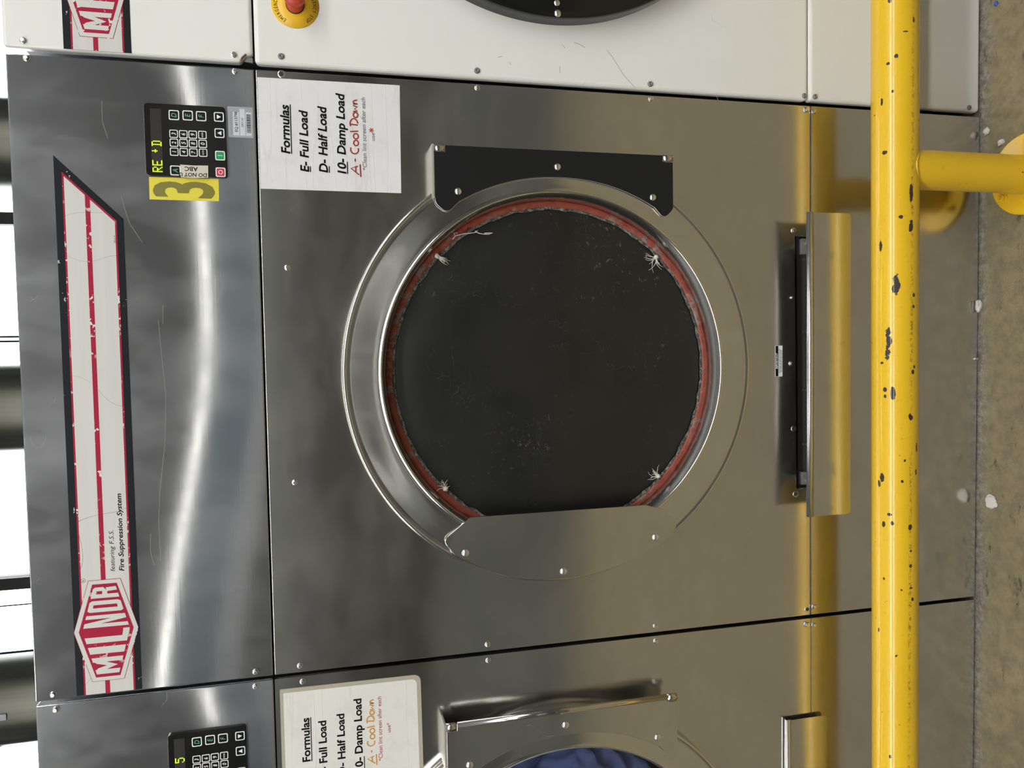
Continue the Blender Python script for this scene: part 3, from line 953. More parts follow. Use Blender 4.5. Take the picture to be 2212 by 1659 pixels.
    if style == 'steel':
        b = MB()
        b.tube([(-0.1450, -0.0440, 0.8800), (-0.1450, -0.0440, 1.3540)], 0.0062, M['steel_plate'], 20)
        b.build('hinge_pin', d)
    for px, py in ((1205, 360), (990, 413), (1411, 426)):
        x, z = P(px, py, -0.047)
        rivet(d, x, z, -0.0450)
    # pull plate on the left of the ring
    R2 = 0.4415
    arc = []
    for i in range(31):
        a = math.radians(145.0 + (215.6-145.0)*i/30)
        arc.append((cx+R2*math.cos(a), cz+R2*math.sin(a)))
    pts = [(-0.9007, 0.9322), (-0.9008, 1.3200), (-0.9450, 1.3790)] + arc[1:-1] + [(-0.9490, 0.8570), (-0.9120, 0.8930)]
    pts = fillet(pts, [0.03, 0.012, 0.014] + [0]*(len(arc)-2) + [0.014, 0.04])
    b = MB()
    pts = [nearer(p, -0.060, -0.046) for p in pts]
    b.prism(pts, -0.0460, -0.0405, M['steel_plate'])
    lab(b.build('pull_plate', d, 0.0008, 2), 'plain steel pull plate')
    for px, py in ((1006, 1195), (1218, 1235), (1417, 1161)):
        x, z = P(px, py, -0.048)
        rivet(d, x, z, -0.0460)
    return d

def dryer(name, label, xr, style, openflap, numbered):
    root = thing(name, label, 'dryer', (xr, 0, 0), 'tumble dryers side by side')
    white = style == 'white'
    g = 0.0045                                     # half of the joint between neighbours
    x1, x0 = -0.0012, -W + (0.0012 if white else 0.0)
    top = M['white'] if white else M['steel_top']
    fr = M['white'] if white else M['steel_front']
    ba = M['white'] if white else M['steel_base']
    bev = 0.009 if white else 0.0022
    yb = 0.026
    # case behind the sheets
    b = MB()
    hx0 = DCX + (0.0205 if style == 'steel' else 0.0)
    if style == 'steel':
        hx, hz = 0.385, 0.385
        for (xa, za, xb, zb) in ((-W+0.012, 0.0, hx0-hx, 2.135), (hx0+hx, 0.0, -0.012, 2.135), (hx0-hx, 0.0, hx0+hx, DCZ-hz), (hx0-hx, DCZ+hz, hx0+hx, 2.135)):
            b.box(xa, 0.030, za, xb, 1.12, zb, M['case'])
            b.box(max(xa, -W+0.016), 0.022, max(za, 0.02), min(xb, -0.016), 0.031, min(zb, 2.12), M['dark'])
        b.box(hx0-hx, 0.75, DCZ-hz, hx0+hx, 1.12, DCZ+hz, M['case'])
        b.build('cabinet', root)
        b = MB()
        b.lathe(hx0, DCZ, [(0.376, 0.026), (0.380, 0.10), (0.384, 0.70), (0.0, 0.74)], M['drum'], 72)
        b.build('drum', root)
    else:
        b.box(-W+0.012, 0.030, 0.0, -0.012, 1.12, 2.135, M['case'])
        b.box(-W+0.016, 0.022, 0.02, -0.016, 0.031, 2.12, M['dark'])
        b.build('cabinet', root)
    # upper sheet
    b = MB()
    if white:
        out = [(x0+0.0005, 1.7245+0.006), (x0+0.012, 1.7245), (x1, 1.7245), (x1, 2.1530), (x0, 2.1530), (x0, 1.7400), (x0+0.004, 1.7385)]
        out = [(x0+0.016, 1.7230), (x1, 1.7230), (x1, 2.1570), (x0, 2.1570), (x0, 1.7450), (x0+0.006, 1.7420), (x0+0.014, 1.7350)]
    else:
        out = [(x0, 1.7218), (x1, 1.7218), (x1, 2.1530), (x0, 2.1530)]
    b.prism(out, 0.0, yb, top)
    b.build('control_panel', root, bev, 4)
    if white:
        b = MB()
        b.prism([(x0+0.002, 1.7455), (x0+0.0075, 1.7420), (x0+0.0150, 1.7345), (x0+0.0165, 1.7355), (x0+0.0085, 1.7440)], -0.0004, 0.004, M['rust'])
        b.prism([(x0+0.001, 1.7235), (x0+0.011, 1.7235), (x0+0.011, 1.7335), (x0+0.003, 1.7390)], 0.006, 0.010, M['bolt'])
        lab(b.build('torn_corner', root), 'rusty torn corner with bare metal behind')
    # front sheet with the lint slot cut out of its lower edge
    s0, s1 = -0.8995, -0.3040
    dsh = 0.0205 if style == 'steel' else 0.0          # this door hangs a little nearer its hinge side
    hx0 = DCX + dsh
    zn = 0.4300 if openflap else 0.4600
    b = MB()
    if white:
        b.prism([(x0, 0.4880), (x1, 0.4880), (x1, 1.7195), (x0, 1.7195)], 0.0, yb, fr)
    else:
        b.prism([(x0, 0.4826), (s0, 0.4826), (s0, 0.5200), (s1, 0.5240), (s1, 0.4826), (x1, 0.4826), (x1, 1.7190), (x0, 1.7190)], 0.0, yb, fr)
    if style == 'steel':
        rim = [(hx0+0.375*math.cos(math.radians(-90-360*i/72)), DCZ+0.375*math.sin(math.radians(-90-360*i/72))) for i in range(73)]
        b = MB()
        outer = [(x0, 0.4826), (s0, 0.4826), (s0, 0.5200), (hx0, 0.5220)]
        rest = [(hx0, 0.5220), (s1, 0.5240), (s1, 0.4826), (x1, 0.4826), (x1, 1.7190), (x0, 1.7190)]
        b.poly(outer + rim + rest, 0.0, fr)
        b.lathe(hx0, DCZ, [(0.375, 0.0), (0.375, yb)], fr, 72)
        for p, q in zip(outer[:3]+rest[1:], outer[1:3]+rest[1:]+outer[:1]):
            b.face([(p[0], 0.0, p[1]), (p[0], yb, p[1]), (q[0], yb, q[1]), (q[0], 0.0, q[1])], fr)
        b.build('front_panel', root)
    else:
        b.build('front_panel', root, bev, 4)
    b = MB()
    if white:
        b.prism([(x0, 0.004), (x1, 0.004), (x1, 0.4860), (x0, 0.4860)], 0.0, yb, ba)
    else:
        b.prism([(x0, 0.004), (x1, 0.004), (x1, 0.4812), (s1, 0.4812), (s1, zn), (s0, zn), (s0, 0.4812), (x0, 0.4812)], 0.0, yb, ba)
    b.build('base_panel', root, bev, 4)
    d = door(root, style)
    d.location.x = dsh
    # screws
    rel = [(-0.0080, 2.1188), (-0.0078, 1.7562), (-0.0095, 1.2763), (-0.0093, 0.8848), (-0.0106, 0.4935), (-0.0139, 0.4740),
           (-1.1973, 2.1219), (-1.1968, 1.7552), (-1.1946, 1.6687), (-1.1933, 1.2773), (-1.1934, 0.8852), (-1.1886, 0.4734)]
    if white:
        for x, z in ((-1.1956, 2.1228), (-1.1950, 1.7578)):
            hexbolt(root, x, z)
        for x, z in ((-1.1918, 1.6696), (-1.1930, 1.2766), (-1.1959, 0.8866), (-1.1979, 0.4996), (-1.1984, 0.4713), (-1.2030+0.004, 0.0368)):
            capscrew(root, x, z)
    else:
        for x, z in rel:
            hexbolt(root, x-(0.0035 if style == 'steel' else 0), z, 0.0, 0.0054, 1.25 if (z < 0.5 and x > -0.012) else 1.0)
        if style == 'black':
            bolthole(root, -0.0070, 1.6698)
            bolthole(root, -1.1936, 0.4912)
            for px, py in ((621, 578), (637, 1042)):
                x, z = P(px, py)
                hexbolt(root, x, z)
            for px, py, r_ in ((1714, 498, 0.0058), (1709, 785, 0.0058), (1710, 643, 0.0034)):
                x, z = P(px, py)
                hexbolt(root, x, z, 0.0, r_)
            for px, py in ((1715, 926), (1719, 1067)):
                x, z = P(px, py)
                bolthole(root, x, z)
            for px, py in ((2108, 775),):
                x, z = P(px, py)
                hexbolt(root, x, z, 0.0, 0.0045)
        else:
            hexbolt(root, -0.0125, 1.6642)
    if not white:
        # lint compartment seen through the slot, and the hinged flap before it
        b = MB()
        b.box(s0, 0.0275, 0.425, s1, 0.0290, 0.5205, M['dark'])
        for xx, w_ in ((s1-0.040, 0.036), (s0+0.006, 0.030)):
            b.box(xx, 0.010, 0.43, xx+w_, 0.0270, 0.4985, M['traygrey'])
        for xx in (-0.36, -0.53, -0.67, -0.80):
            b.box(xx, 0.014, 0.42, xx+0.006, 0.0270, 0.4900, M['case'])
        b.box(s0+0.03, 0.016, 0.41, s1-0.03, 0.0270, 0.487, M['dark'])
        b.build('lint_screen', root)
        b = MB()
        # drawer front: a flat plate standing off the sheet, its top edge rolled back
        yl, z0_, z1_, fa, fb = (-0.0700, 0.4262, 0.5310, -0.9520, -0.2610) if openflap else (-0.0120, 0.4455, 0.5520, -0.9640, -0.2385)
        b = MB()
        pl = fillet([(fa, z0_), (fb, z0_), (fb, z1_), (fa, z1_)], [0.010, 0.010, 0, 0], 5)
        b.prism(pl, yl, yl+0.0016, M['steel_base'])
        fl = b.build('lint_drawer', root)
        b = MB()
        lip = [(yl, z1_-0.008), (yl-0.0012, z1_-0.0030), (yl-0.0008, z1_+0.0016), (yl+0.0016, z1_+0.0042), (yl+0.0050, z1_+0.0050), (yl+0.0095, z1_+0.0046), (yl+0.0100, z1_+0.0030), (yl+0.0030, z1_+0.0020), (yl+0.0016, z1_-0.008)]
        k = len(lip)
        for xx in (fa-0.0012, fb+0.0012):
            b.v += [(xx, p[0], p[1]) for p in lip]
        mi = b.mi(M['steel_lip'])
        for i in range(k):
            j = (i+1) % k
            b.f.append((i, k+i, k+j, j)); b.m.append(mi); b.sm.append(i < 5)
        b.f.append(tuple(range(k))); b.m.append(mi); b.sm.append(False)
        b.f.append(tuple(range(2*k-1, k-1, -1))); b.m.append(mi); b.sm.append(False)
        b.build('rolled_lip', fl)
        if openflap:
            # tray behind the plate, running back into the slot
            b = MB()
            b.box(s1-0.020, yl+0.0016, 0.435, s1-0.012, 0.0265, 0.492, M['traygrey'])
            b.box(s0+0.012, yl+0.0016, 0.435, s0+0.020, 0.0265, 0.492, M['traygrey'])
            b.box(s0+0.020, yl+0.0016, 0.435, s1-0.020, 0.0265, 0.440, M['dark'])
            b.build('tray', fl)
    if white:
        badge(root, -0.0252, 0.0)
    else:
        badge(root)
        if numbered:
            keypad(root, 0, "RE 'D", -0.2070, True)
        else:
            keypad(root, 0, "  5", -0.1605, False).location.x = -0.0072
    return root

def estop(root):
    ox = 1.2188
    cx, cz, r = 0.1287-ox, 1.6400, 0.0455
    b = MB()
    b.lathe(cx, cz, [(r, 0.0), (r, -0.0012), (0.016, -0.0014)], M['estop_yellow'], 64)
    def ring(word, a0, a1):
        for i, ch in enumerate(word):
            a = math.radians(a0 + (a1-a0)*i/(len(word)-1))
            rr = r-0.0115
            x, z = cx+rr*math.cos(a), cz+rr*math.sin(a)
            vs, _ = text_mesh(ch)
            wch = (max(p[0] for p in vs)-min(p[0] for p in vs))*0.0062/CAPH*0.72
            th = a - math.pi/2
            b.text(ch, x-math.cos(th)*wch/2, z-math.sin(th)*wch/2, x-math.cos(th)*wch/2+wch, 0.0068, -0.0018, M['ink'], rot=th)
    ring('EMERGENCY', 147, 76); ring('STOP', 58, 36)
    ring('EMERGENCY', 327, 254); ring('STOP', 238, 216)
    e = lab(b.build('emergency_stop', root), 'round yellow emergency stop plate with a red button')
    b = MB()
    b.lathe(cx, cz, [(0.0165, -0.001), (0.0165, -0.006), (0.0150, -0.007), (0.0150, -0.030), (0.0200, -0.034), (0.0210, -0.042), (0.0190, -0.048), (0.010, -0.051), (0.0, -0.0515)], M['estop_red'], 40)
    b.build('push_button', e)
    b = MB()
    b.lathe(cx, cz, [(0.0180, -0.0005), (0.0180, -0.0035), (0.0160, -0.0040)], M['dark'], 40)
    b.build('collar', e)

# ------------------------------------------------------------------ paper notices and stickers
def stroke(b, pts, w, y, mt):
    """pen stroke: a thin ribbon through (x, z) points"""
    L, Rr = [], []
    for i, p in enumerate(pts):
        a = Vector(pts[max(i-1, 0)]); c = Vector(pts[min(i+1, len(pts)-1)])
        d = (c-a)
        if d.length < 1e-9:
            d = Vector((1, 0))
        d.normalize()
        n = Vector((-d.y, d.x))*w/2
        L.append((p[0]+n.x, p[1]+n.y)); Rr.append((p[0]-n.x, p[1]-n.y))
    for i in range(len(pts)-1):
        b.poly([L[i], Rr[i], Rr[i+1], L[i+1]], y, mt)

def arcpts(cx, cz, rx, rz, a0, a1, n=14):
    return [(cx+rx*math.cos(math.radians(a0+(a1-a0)*i/n)), cz+rz*math.sin(math.radians(a0+(a1-a0)*i/n))) for i in range(n+1)]

def handwriting(b, x0, x1, zb, cap, y, mt, w):
    """A- Cool Down in felt pen"""
    s = (x1-x0)
    q = lambda u, v: (x0+u*s, zb+v*cap)
    S = []
    S.append([q(0.00, 0.02), q(0.085, 1.0), q(0.115, 0.15)])
    S.append([q(0.04, 0.42), q(0.115, 0.40)])
    S.append([q(-0.03, -0.18), q(0.14, -0.14)])
    S.append([q(0.175, 0.45), q(0.215, 0.45)])
    S.append([(x0+(0.335+0.055*math.cos(math.radians(a)))*s, zb+(0.5+0.48*math.sin(math.radians(a)))*cap) for a in range(60, 310, 18)])
    for c in (0.425, 0.515):
        S.append([(x0+(c+0.036*math.cos(math.radians(a)))*s, zb+(0.30+0.30*math.sin(math.radians(a)))*cap) for a in range(90, 470, 24)])
    S.append([q(0.575, 1.0), q(0.585, 0.0)])
    S.append([q(0.665, 0.02), q(0.675, 0.98)])
    S.append([q(0.645, 0.92)] + [(x0+(0.675+0.075*math.cos(math.radians(a)))*s, zb+(0.5+0.48*math.sin(math.radians(a)))*cap) for a in range(80, -100, -18)])
    S.append([(x0+(0.80+0.034*math.cos(math.radians(a)))*s, zb+(0.28+0.28*math.sin(math.radians(a)))*cap) for a in range(90, 470, 24)])
    S.append([q(0.845, 0.55), q(0.855, 0.05), q(0.88, 0.38), q(0.905, 0.04), q(0.925, 0.55)])
    S.append([q(0.945, 0.55), q(0.948, 0.02), q(0.955, 0.40), q(0.975, 0.55), q(0.99, 0.40), q(1.0, 0.02)])
    for i, st in enumerate(S):
        stroke(b, st, w, y-0.00004*i, mt)

def star(b, x, z, r, y, mt, w):
    for k in range(3):
        a = math.pi*k/3+0.3
        stroke(b, [(x-r*math.cos(a), z-r*math.sin(a)), (x+r*math.cos(a), z+r*math.sin(a))], w, y-0.00004*k, mt)

def notice(name, label, corners, paper_mt, lines, pen, fine, starm, shear, border):
    """corners tl, tr, br, bl as (x, z)"""
    tl, tr, br, bl = corners
    cx = sum(p[0] for p in corners)/4; cz = sum(p[1] for p in corners)/4
    loc = lambda p: (p[0]-cx, p[1]-cz)
    b = MB()
    if border:
        out = [(tl[0]-border, tl[1]+border*0.8), (tr[0]+border, tr[1]+border*0.8), (br[0]+border, br[1]-border), (bl[0]-border, bl[1]-border)]
        b.prism(fillet([loc(p) for p in out], [0.003, 0.003, 0.016, 0.016], 6), 0.0, 0.0006, M['lam_edge'])
        b.prism(fillet([loc(p) for p in (tl, tr, br, bl)], [0.001, 0.001, 0.012, 0.012], 6), -0.0003, 0.0, paper_mt)
    else:
        b.prism([loc(p) for p in (tl, tr, br, bl)], 0.0, 0.0006, paper_mt)
    y = -0.0006
    for txt, px0, px1, pc, pb, kind in lines:
        # (px0, px1) run of the words in the photograph, pc/pb capital and base line
        xa, zb = P(pb, px0); xb, _ = P(pb, px1)
        cap = P(pc, px0)[1]-zb
        slope = (P(pb, px1)[1]-zb)/(xb-xa)*0.0
        if kind == 'pen':
            handwriting(b, xa-cx, xb-cx, zb-cz, cap*0.95, y, pen, 0.0026)
        elif kind == 'fine':
            b.text(txt, xa-cx, zb-cz, xb-cx, cap, y, fine, shear*0.8, 0.004)
        elif kind == 'star':
            star(b, xb-cx, zb-cz+cap*0.5, 0.0052, y-0.0002, starm, 0.0016)
        else:
            b.text(txt, xa-cx, zb-cz, xb-cx, cap, y, M['ink'], shear, 0.027)
            if kind:
                ux, uz = P(pb+3.4, px0)
                b.rect(ux-cx, uz-cz-0.0009, ux-cx+kind, uz-cz+0.0009, y, M['ink'])
    o = b.build(name)
    o.location = (cx, -0.0008, cz)
    return tag(o, label, 'notice', 'printed notices on the dryers')

def notices():
    A = [(-0.2322, 1.7158), (-0.0162, 1.7158), (-0.0145, 1.4382), (-0.2326, 1.4402)]
    lines = [('Formulas', 332.6, 228.6, 608.2, 626.5, 0.0965), ('E- Full Load', 372, 242, 649.6, 667.3, 0.0115), ('D- Half Load', 373.5, 233.5, 690, 708, 0.0130),
             ('10- Damp Load', 376, 205.5, 730, 747.5, 0.0245), ('A', 378, 217, 757.5, 776, 'pen'), ('*Clean lint screen after each', 369, 212, 783.5, 792.5, 'fine'),
             ('use', 305, 288, 801.5, 809.5, 'fine'), ('*', 283, 282, 798, 806, 'star')]
    notice('formula_notice', 'creased white formulas notice with red handwriting, taped under the keypad marked 3', A, M['paperA'], lines, M['redpen'], M['greyink'], M['estop_red'], 0.17, 0.0)
    tlx, tlz = -1.4600, 1.7035
    B = [(-1.4610, 1.7030), (-1.2475, 1.7030), (-1.2500, 1.4320), (-1.4610, 1.4300)]
    lines = [('Formulas', 1643.6, 1549, 654, 670.5, 0.0925), ('E- Full Load', 1674, 1555, 691, 707.5, 0.0), ('D- Half Load', 1672, 1540, 731, 746.8, 0.0130), ('10- Damp Load', 1663, 1507.5, 768, 784.2, 0.030),
             ('A', 1648, 1510, 793.5, 811, 'pen'), ('*Clean lint screen after each', 1642, 1503, 818, 826.6, 'fine'), ('use*', 1581, 1560, 836, 844, 'fine')]
    notice('formula_notice', 'yellowed laminated formulas notice with orange handwriting, on the dryer showing 5', B, M['paperB'], lines, M['orangepen'], M['pinkink'], M['redpen'], 0.0, 0.0085)

def marks(root, ox, sets, mt, w, name, label):
    for i, st in enumerate(sets):
        b = MB()
        pts = [P(*q) for q in st]
        stroke(b, [(x-ox, z) for x, z in pts], w, -0.0004-0.00002*i, mt)
        lab(b.build(name, root), label)

def stickers(root):
    # number 3 on yellow tape
    b = MB()
    x0, x1, z0, z1 = -0.2590, -0.2163, 1.7940, 1.9186
    b.prism([(x0, z0), (x1, z0-0.0006), (x1, z1), (x0, z1+0.0004)], -0.0006, 0.0, M['yellow_sticker'])
    xa, zt = P(337, 426); xb, zb = P(458, 394)
    b.text('3', xa, zb, xb, zt-zb, -0.0009, M['olive'], 0.0, 0.025)
    lab(b.build('number_sticker', root), 'yellow sticker with a tall olive number 3')
    # asset tag
    b = MB()
    x0, x1, z0, z1 = -0.1347, -0.0754, 1.7262, 1.7732
    b.prism(fillet([(x0, z0), (x1, z0), (x1, z1), (x0, z1)], 0.002, 3), -0.0005, 0.0, M['tag'])
    y = -0.0007
    b.text('IDENTIFICATION TAG', x0+0.006, z1-0.0075, x1-0.010, 0.0024, y, M['greyink'])
    b.rect(x0+0.004, z1-0.0210, x1-0.010, z1-0.0100, y, M['tagwhite'])
    b.rect(x0+0.004, z1-0.0320, x1-0.004, z1-0.0225, y, M['tagwhite'])
    b.rect(x0+0.004, z1-0.0440, x1-0.010, z1-0.0335, y, M['tagwhite'])
    b.text('EQ #113798', x0+0.011, z1-0.0182, x1-0.010, 0.0052, y-0.0002, M['ink'], 0, 0.01)
    b.text('DRY-05', x0+0.021, z1-0.0292, x0+0.038, 0.0038, y-0.0002, M['ink'])
    rnd = random.Random(11)
    x = x0+0.010
    while x < x1-0.014:
        w = rnd.choice((0.0004, 0.0008, 0.0012))
        b.rect(x, z1-0.0430, x+w, z1-0.0350, y-0.0002, M['ink'])
        x += w + rnd.choice((0.0005, 0.0009))
    lab(b.build('asset_tag', root), 'small grey equipment tag with a barcode')
    # warning label above the lint slot
    b = MB()
    x0, x1, z0, z1 = -0.6320, -0.5595, 0.5578, 0.5768
    b.prism(fillet([(x0, z0), (x1, z0), (x1, z1), (x0, z1)], 0.001, 2), -0.0004, 0.0, M['white_print'])
    zm = z1-0.0080
    b.rect(x0+0.0006, zm, x1-0.0006, z1-0.0006, -0.0006, M['ink'])
    b.text('IMPORTANT', x0+0.018, zm+0.0016, x1-0.018, 0.0048, -0.0008, M['white_print'], 0.2, 0.02)
    for k in range(4):
        zz = zm-0.0022-k*0.0024
        xx = x0+0.008+0.001*k
        while xx < x1-0.010:
            w = 0.001+0.004*rnd.random()
            b.rect(xx, zz-0.0006, xx+w, zz+0.0006, -0.0006, M['greyink'])
            xx += w+0.0008
    lab(b.build('warning_label', root), 'small black and white warning label')

# ------------------------------------------------------------------ guard rail
def guard_rail():
    root = thing('guard_rail', 'chipped yellow pipe guard rail on a bolted post before the dryers', 'guard rail', (-0.1740, RY, 0))
    ox, oy = -0.1740, RY
    b = MB()
    xa, xb = -3.2, 2.2
    n = 64
    pts = [(xa + (xb-xa)*i/n, 0, 0.0062*(xa+(xb-xa)*i/n+0.6)) for i in range(n+1)]
    b.tube(pts, RR, M['rail'], 64)
    o = b.build('rail_pipe', root)
    o.location = (-ox, 0, 0.3655)
    for k, px in enumerate((-0.1740, -2.55, 1.75)):
        b = MB()
        zt = rail_z(px)
        r = 0.0432
        # post with a saddle-shaped mouth fitted to the pipe
        ring_b, ring_t = [], []
        nn = 48
        for i in range(nn):
            a = 2*math.pi*i/nn
            y = r*math.sin(a)
            zc = zt - math.sqrt(max(RR*RR - y*y, 0)) + 0.004
            ring_t.append((px-ox+r*math.cos(a), y, zc)); ring_b.append((px-ox+r*math.cos(a), y, 0.012))
        base = len(b.v)
        b.v += ring_b + ring_t
        mi = b.mi(M['post'])
        for i in range(nn):
            j = (i+1) % nn
            b.f.append((i, j, nn+j, nn+i)); b.m.append(mi); b.sm.append(True)
        b.build('post', root)
        b = MB()
        # weld bead round the mouth
        bead = [((r+0.0015)*math.cos(2*math.pi*i/nn)+px-ox, (r+0.0015)*math.sin(2*math.pi*i/nn), ring_t[i][2]+0.001) for i in range(nn)]
        b.tube(bead+[bead[0]], 0.0030, M['post'], 8, False)
        b.build('weld_bead', root)
        b = MB()
        fr = 0.0940
        cxx = px-ox+0.004
        prof = [(0.040, 0.0), (0.040, -0.011), (fr-0.003, -0.011), (fr, -0.009), (fr, 0.0)]
        bb = len(b.v)
        k2 = 72
        w = len(prof)
        for i in range(k2):
            a = 2*math.pi*i/k2
            for (rr, yy) in prof:
                b.v.append((cxx+rr*math.cos(a), rr*math.sin(a)+0.006, -yy))
        mi = b.mi(M['post'])
        for i in range(k2):
            i2 = (i+1) % k2
            for j in range(w-1):
                b.f.append((i*w+j, i2*w+j, i2*w+j+1, i*w+j+1)); b.m.append(mi); b.sm.append(j == 2)
        fl = b.build('floor_flange', root)
        for a in (50, 130, 230, 310):
            b = MB()
            x, y = cxx+0.072*math.cos(math.radians(a)), 0.006+0.072*math.sin(math.radians(a))
            hx = [(x+0.0085*math.cos(math.pi/3*i+a), y+0.0085*math.sin(math.pi/3*i+a)) for i in range(6)]
            for z0, z1, ps in ((0.011, 0.0135, [(x+0.0115*math.cos(math.pi/8*i), y+0.0115*math.sin(math.pi/8*i)) for i in range(16)]), (0.0135, 0.0210, hx),
                               (0.0210, 0.0270, [(x+0.0045*math.cos(math.pi/6*i), y+0.0045*math.sin(math.pi/6*i)) for i in range(12)])):
                m_ = len(ps); q = len(b.v)
                b.v += [(p[0], p[1], z0) for p in ps] + [(p[0], p[1], z1) for p in ps]
                mi = b.mi(M['post'])
                for i in range(m_):
                    j = (i+1) % m_
                    b.f.append((q+i, q+j, q+m_+j, q+m_+i)); b.m.append(mi); b.sm.append(False)
                b.f.append(tuple(q+m_+i for i in range(m_))); b.m.append(mi); b.sm.append(False)
            b.build('anchor_bolt', fl, 0.0008, 2)

# ------------------------------------------------------------------ ducts
def ducts():
    names = ['round exhaust duct rising behind the white dryer', 'round exhaust duct rising behind the dryer marked 3', 'round exhaust duct with spiral seam behind the dryer on the left']
    for (x, lb, spiral) in ((0.163, names[0], False), (-0.727, names[1], False), (-1.733, names[2], True)):
        b = MB()
        R_ = 0.148
        path = [(0, 1.10-1.35, 1.75)] + [(0, -0.10+0.10*math.sin(math.radians(a)), 1.85-0.10*math.cos(math.radians(a))) for a in range(0, 91, 15)] + [(0, 0, 2.4), (0, 0, 3.0), (0, 0, 3.6)]
        path = [(0, -0.236, 1.70)] + [(0, -0.17+0.17*math.sin(math.radians(a)), 1.87-0.17*math.cos(math.radians(a))) for a in range(0, 91, 15)] + [(0, 0, 2.4), (0, 0, 3.0), (0, 0, 3.598)]
        b.tube(path, R_, M['duct'], 64, False)
        o = b.build('exhaust_duct')
        o.location = (x, 1.36, 0)
        tag(o, lb, 'duct', 'exhaust ducts behind the dryers')
        b = MB()
        if spiral:
            hel = [((R_+0.001)*math.cos(a), (R_+0.001)*math.sin(a), 2.2+a*0.052) for a in [i*0.15 for i in range(0, 178)]]
            b.tube(hel, 0.0045, M['duct'], 6)
            b.build('spiral_seam', o)
            b = MB()
            xx, zz = P(10, 1548, 1.36-R_)
            b.box(xx-x-0.010, -R_-0.006, zz-0.006, xx-x+0.010, -R_+0.012, zz+0.012, M['tagwhite'])
            lab(b.build('sticker', o), 'small pale sticker')
        else:
            for zz in (2.45, 3.2):
                b.tube([((R_+0.003)*math.cos(2*math.pi*i/48), (R_+0.003)*math.sin(2*math.pi*i/48), zz) for i in range(49)], 0.006, M['duct'], 8, False)
            b.build('joint_band', o)

# ------------------------------------------------------------------ lint, thread, crumbs
def lint_tuft(px, py, n, size, label, seed, lean):
    x, z = P(px, py, -0.008)
    rnd = random.Random(seed)
    b = MB()
    for i in range(n):
        a = lean + rnd.uniform(-0.9, 0.9)
        L = size*rnd.uniform(0.5, 1.0)
        cv = rnd.uniform(-0.8, 0.8)
        pts = []
        for k in range(6):
            t = k/5
            aa = a+cv*t
            pts.append((L*t*math.cos(aa)+rnd.uniform(-1, 1)*0.0006, -0.001-0.006*t*rnd.random(), L*t*math.sin(aa)+rnd.uniform(-1, 1)*0.0006))
        b.tube(pts, [0.0011*(1-0.75*k/5) for k in range(6)], M['lint'], 5)
    # the woolly middle
    b.lathe(0, 0, [(0.0045, 0.001), (0.005, -0.002), (0.003, -0.005), (0.0, -0.006)], M['lint'], 14, jit=lambda a, j: (rnd.uniform(-0.001, 0.001), 0))
    o = b.build('lint_tuft')
    o.location = (x, -0.010, z)
    tag(o, label, 'lint', 'tufts of lint on the door gasket')

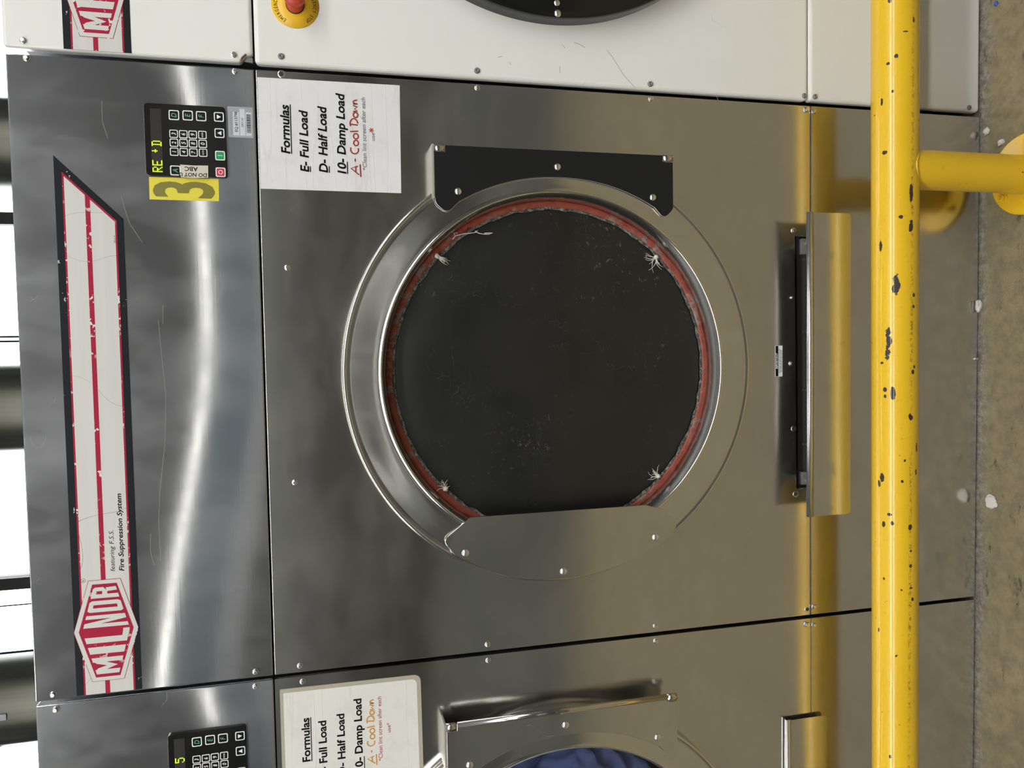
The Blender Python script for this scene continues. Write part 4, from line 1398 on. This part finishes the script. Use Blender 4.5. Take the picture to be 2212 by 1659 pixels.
def small_things():
    lint_tuft(944, 553, 10, 0.030, 'white lint tuft at the upper right of the black window, nearest the loose thread', 1, math.radians(-120))
    lint_tuft(1416, 556, 13, 0.036, 'white lint tuft at the lower right of the black window, below the hinge plate', 2, math.radians(140))
    lint_tuft(1421, 1028, 13, 0.030, 'white lint tuft at the lower left of the black window, by the pull plate foot', 3, math.radians(80))
    lint_tuft(962, 1056, 10, 0.022, 'thin white lint tuft at the upper left of the black window, above the pull plate', 4, math.radians(20))
    # loose thread
    b = MB()
    px = [(978, 517), (984, 510), (980, 504), (988, 503), (985, 509), (1002, 505), (1015, 504), (1028, 502), (1032, 498), (1026, 499), (1034, 504), (1046, 506), (1056, 506), (1064, 503), (1058, 503), (1046, 504)]
    x0, z0 = P(978, 517, -0.010)
    pts = []
    for q in px:
        x, z = P(*q, -0.010)
        pts.append((x-x0, 0, z-z0))
    b.tube(pts, 0.0009, M['lint'], 6)
    o = b.build('loose_thread')
    o.location = (x0, -0.0105, z0)
    tag(o, 'loose white thread hanging from the red gasket onto the black window', 'thread')
    # crumbs on the floor
    def blob(name, px, py, r, mt, label, cat, seed, flat=0.6, group=None):
        x, y = PF(px, py, 0.0)
        rnd = random.Random(seed)
        bm = bmesh.new()
        bmesh.ops.create_icosphere(bm, subdivisions=3, radius=r)
        for v in bm.verts:
            d = mnoise.noise(v.co*(1.6/r) + Vector((seed, 0, 0)))
            v.co *= 1 + 0.45*d
            v.co.z = max(v.co.z*flat, -r*0.3)
        zm = min(v.co.z for v in bm.verts)
        for v in bm.verts:
            v.co.z -= zm
        me = bpy.data.meshes.new(name)
        bm.to_mesh(me); bm.free()
        me.materials.append(mt)
        for p_ in me.polygons:
            p_.use_smooth = True
        o = bpy.data.objects.new(name, me)
        COL.objects.link(o)
        o.location = (x, y, 0.0005)
        tag(o, label, cat, group)
    blob('plaster_crumb', 2165, 308, 0.0085, M['caulk'], 'round white crumb on the floor beside the yellow flange', 'crumb', 3, group='crumbs on the floor')
    blob('plaster_crumb', 2133, 284, 0.0085, M['caulk'], 'pale crumb on the floor at the foot of the dryers, right of the yellow post', 'crumb', 8, 0.45, group='crumbs on the floor')
    blob('plastic_bead', 2153, 8, 0.0052, M['blue'], 'tiny blue bead on the floor before the white dryer', 'bead', 4)
    blob('plaster_crumb', 2141, 1084, 0.0180, M['caulk'], 'flat pale splash of plaster on the floor left of the middle', 'crumb', 6, 0.10, group='crumbs on the floor')
    # squeezed caulk
    x, z = P(2120, 660, -0.003)
    bm = bmesh.new()
    bmesh.ops.create_icosphere(bm, subdivisions=3, radius=0.011)
    for v in bm.verts:
        v.co *= 1 + 0.35*mnoise.noise(v.co*150)
        v.co.x *= 1.5; v.co.y *= 0.55; v.co.z *= 0.8
    zm = min(v.co.z for v in bm.verts)
    for v in bm.verts:
        v.co.z -= zm
    me = bpy.data.meshes.new('caulk_lump')
    bm.to_mesh(me); bm.free()
    me.materials.append(M['caulk'])
    o = bpy.data.objects.new('caulk_lump', me)
    COL.objects.link(o)
    o.location = (x, -0.008, 0.0)
    tag(o, 'lump of white caulk squeezed out under the base of the dryer marked 3', 'caulk')

def laundry(root_x):
    bm = bmesh.new()
    bmesh.ops.create_icosphere(bm, subdivisions=6, radius=0.33)
    for v in bm.verts:
        p = v.co*3.2
        d = abs(mnoise.noise(p*1.3))*0.9 + abs(mnoise.noise(p*2.9+Vector((4, 1, 2))))*0.45 + 0.2*abs(mnoise.noise(p*6.0))
        v.co *= 1.05 - 0.33*d
        v.co.y *= 0.42
    me = bpy.data.meshes.new('blue_laundry')
    bm.to_mesh(me); bm.free()
    me.materials.append(M['laundry'])
    for p_ in me.polygons:
        p_.use_smooth = True
    o = bpy.data.objects.new('laundry_load', me)
    COL.objects.link(o)
    o.location = (root_x+DCX+0.0205, 0.155, DCZ)
    return o

# ------------------------------------------------------------------ assemble
room()
ceiling_lights()
d3 = dryer('tumble_dryer', 'stainless dryer marked 3 with black hinge plate and black window, in the middle', 0.0, 'black', True, True)
stickers(d3)
d5 = dryer('tumble_dryer', 'stainless dryer with blue laundry behind its clear window, on the left', -1.2155, 'steel', False, False)
dw = dryer('tumble_dryer', 'white dryer with a glossy black door frame and an emergency stop', 1.2188, 'white', False, False)
estop(dw)
marks(dw, 1.2188, [[(1310, 108), (1322, 122), (1333, 140), (1347, 162), (1370, 188)], [(1209, 143), (1209.5, 158)], [(1240, 92), (1252, 96), (1263, 103)], [(1214, 97), (1221, 104)],
                   [(1066, 8), (1062, 20)], [(1100, 135), (1104, 140)], [(1075, 124), (1085, 122)]], M['scuff'], 0.0010, 'scuff_mark', 'grey scuff on the white paint')
marks(d3, 0.0, [[(63, 651), (74, 646), (84, 639)], [(65, 640), (72, 646), (77, 653)], [(262, 423), (268, 446), (280, 482), (307, 523)], [(342, 690), (345, 724), (358, 850), (357, 950), (346, 1060), (343, 1120), (347, 1210)],
                [(352, 700), (352, 660)], [(326, 1152), (325, 1190), (333, 1220)], [(220, 218), (221, 262), (233, 299)], [(1546, 205), (1560, 235)]], M['hairline'], 0.0006, 'scratch_mark', 'pale hairline scratch on the steel')
tag(laundry(-1.2155), 'tumbling heap of blue laundry behind the clear window', 'laundry')
notices()
guard_rail()
ducts()
small_things()
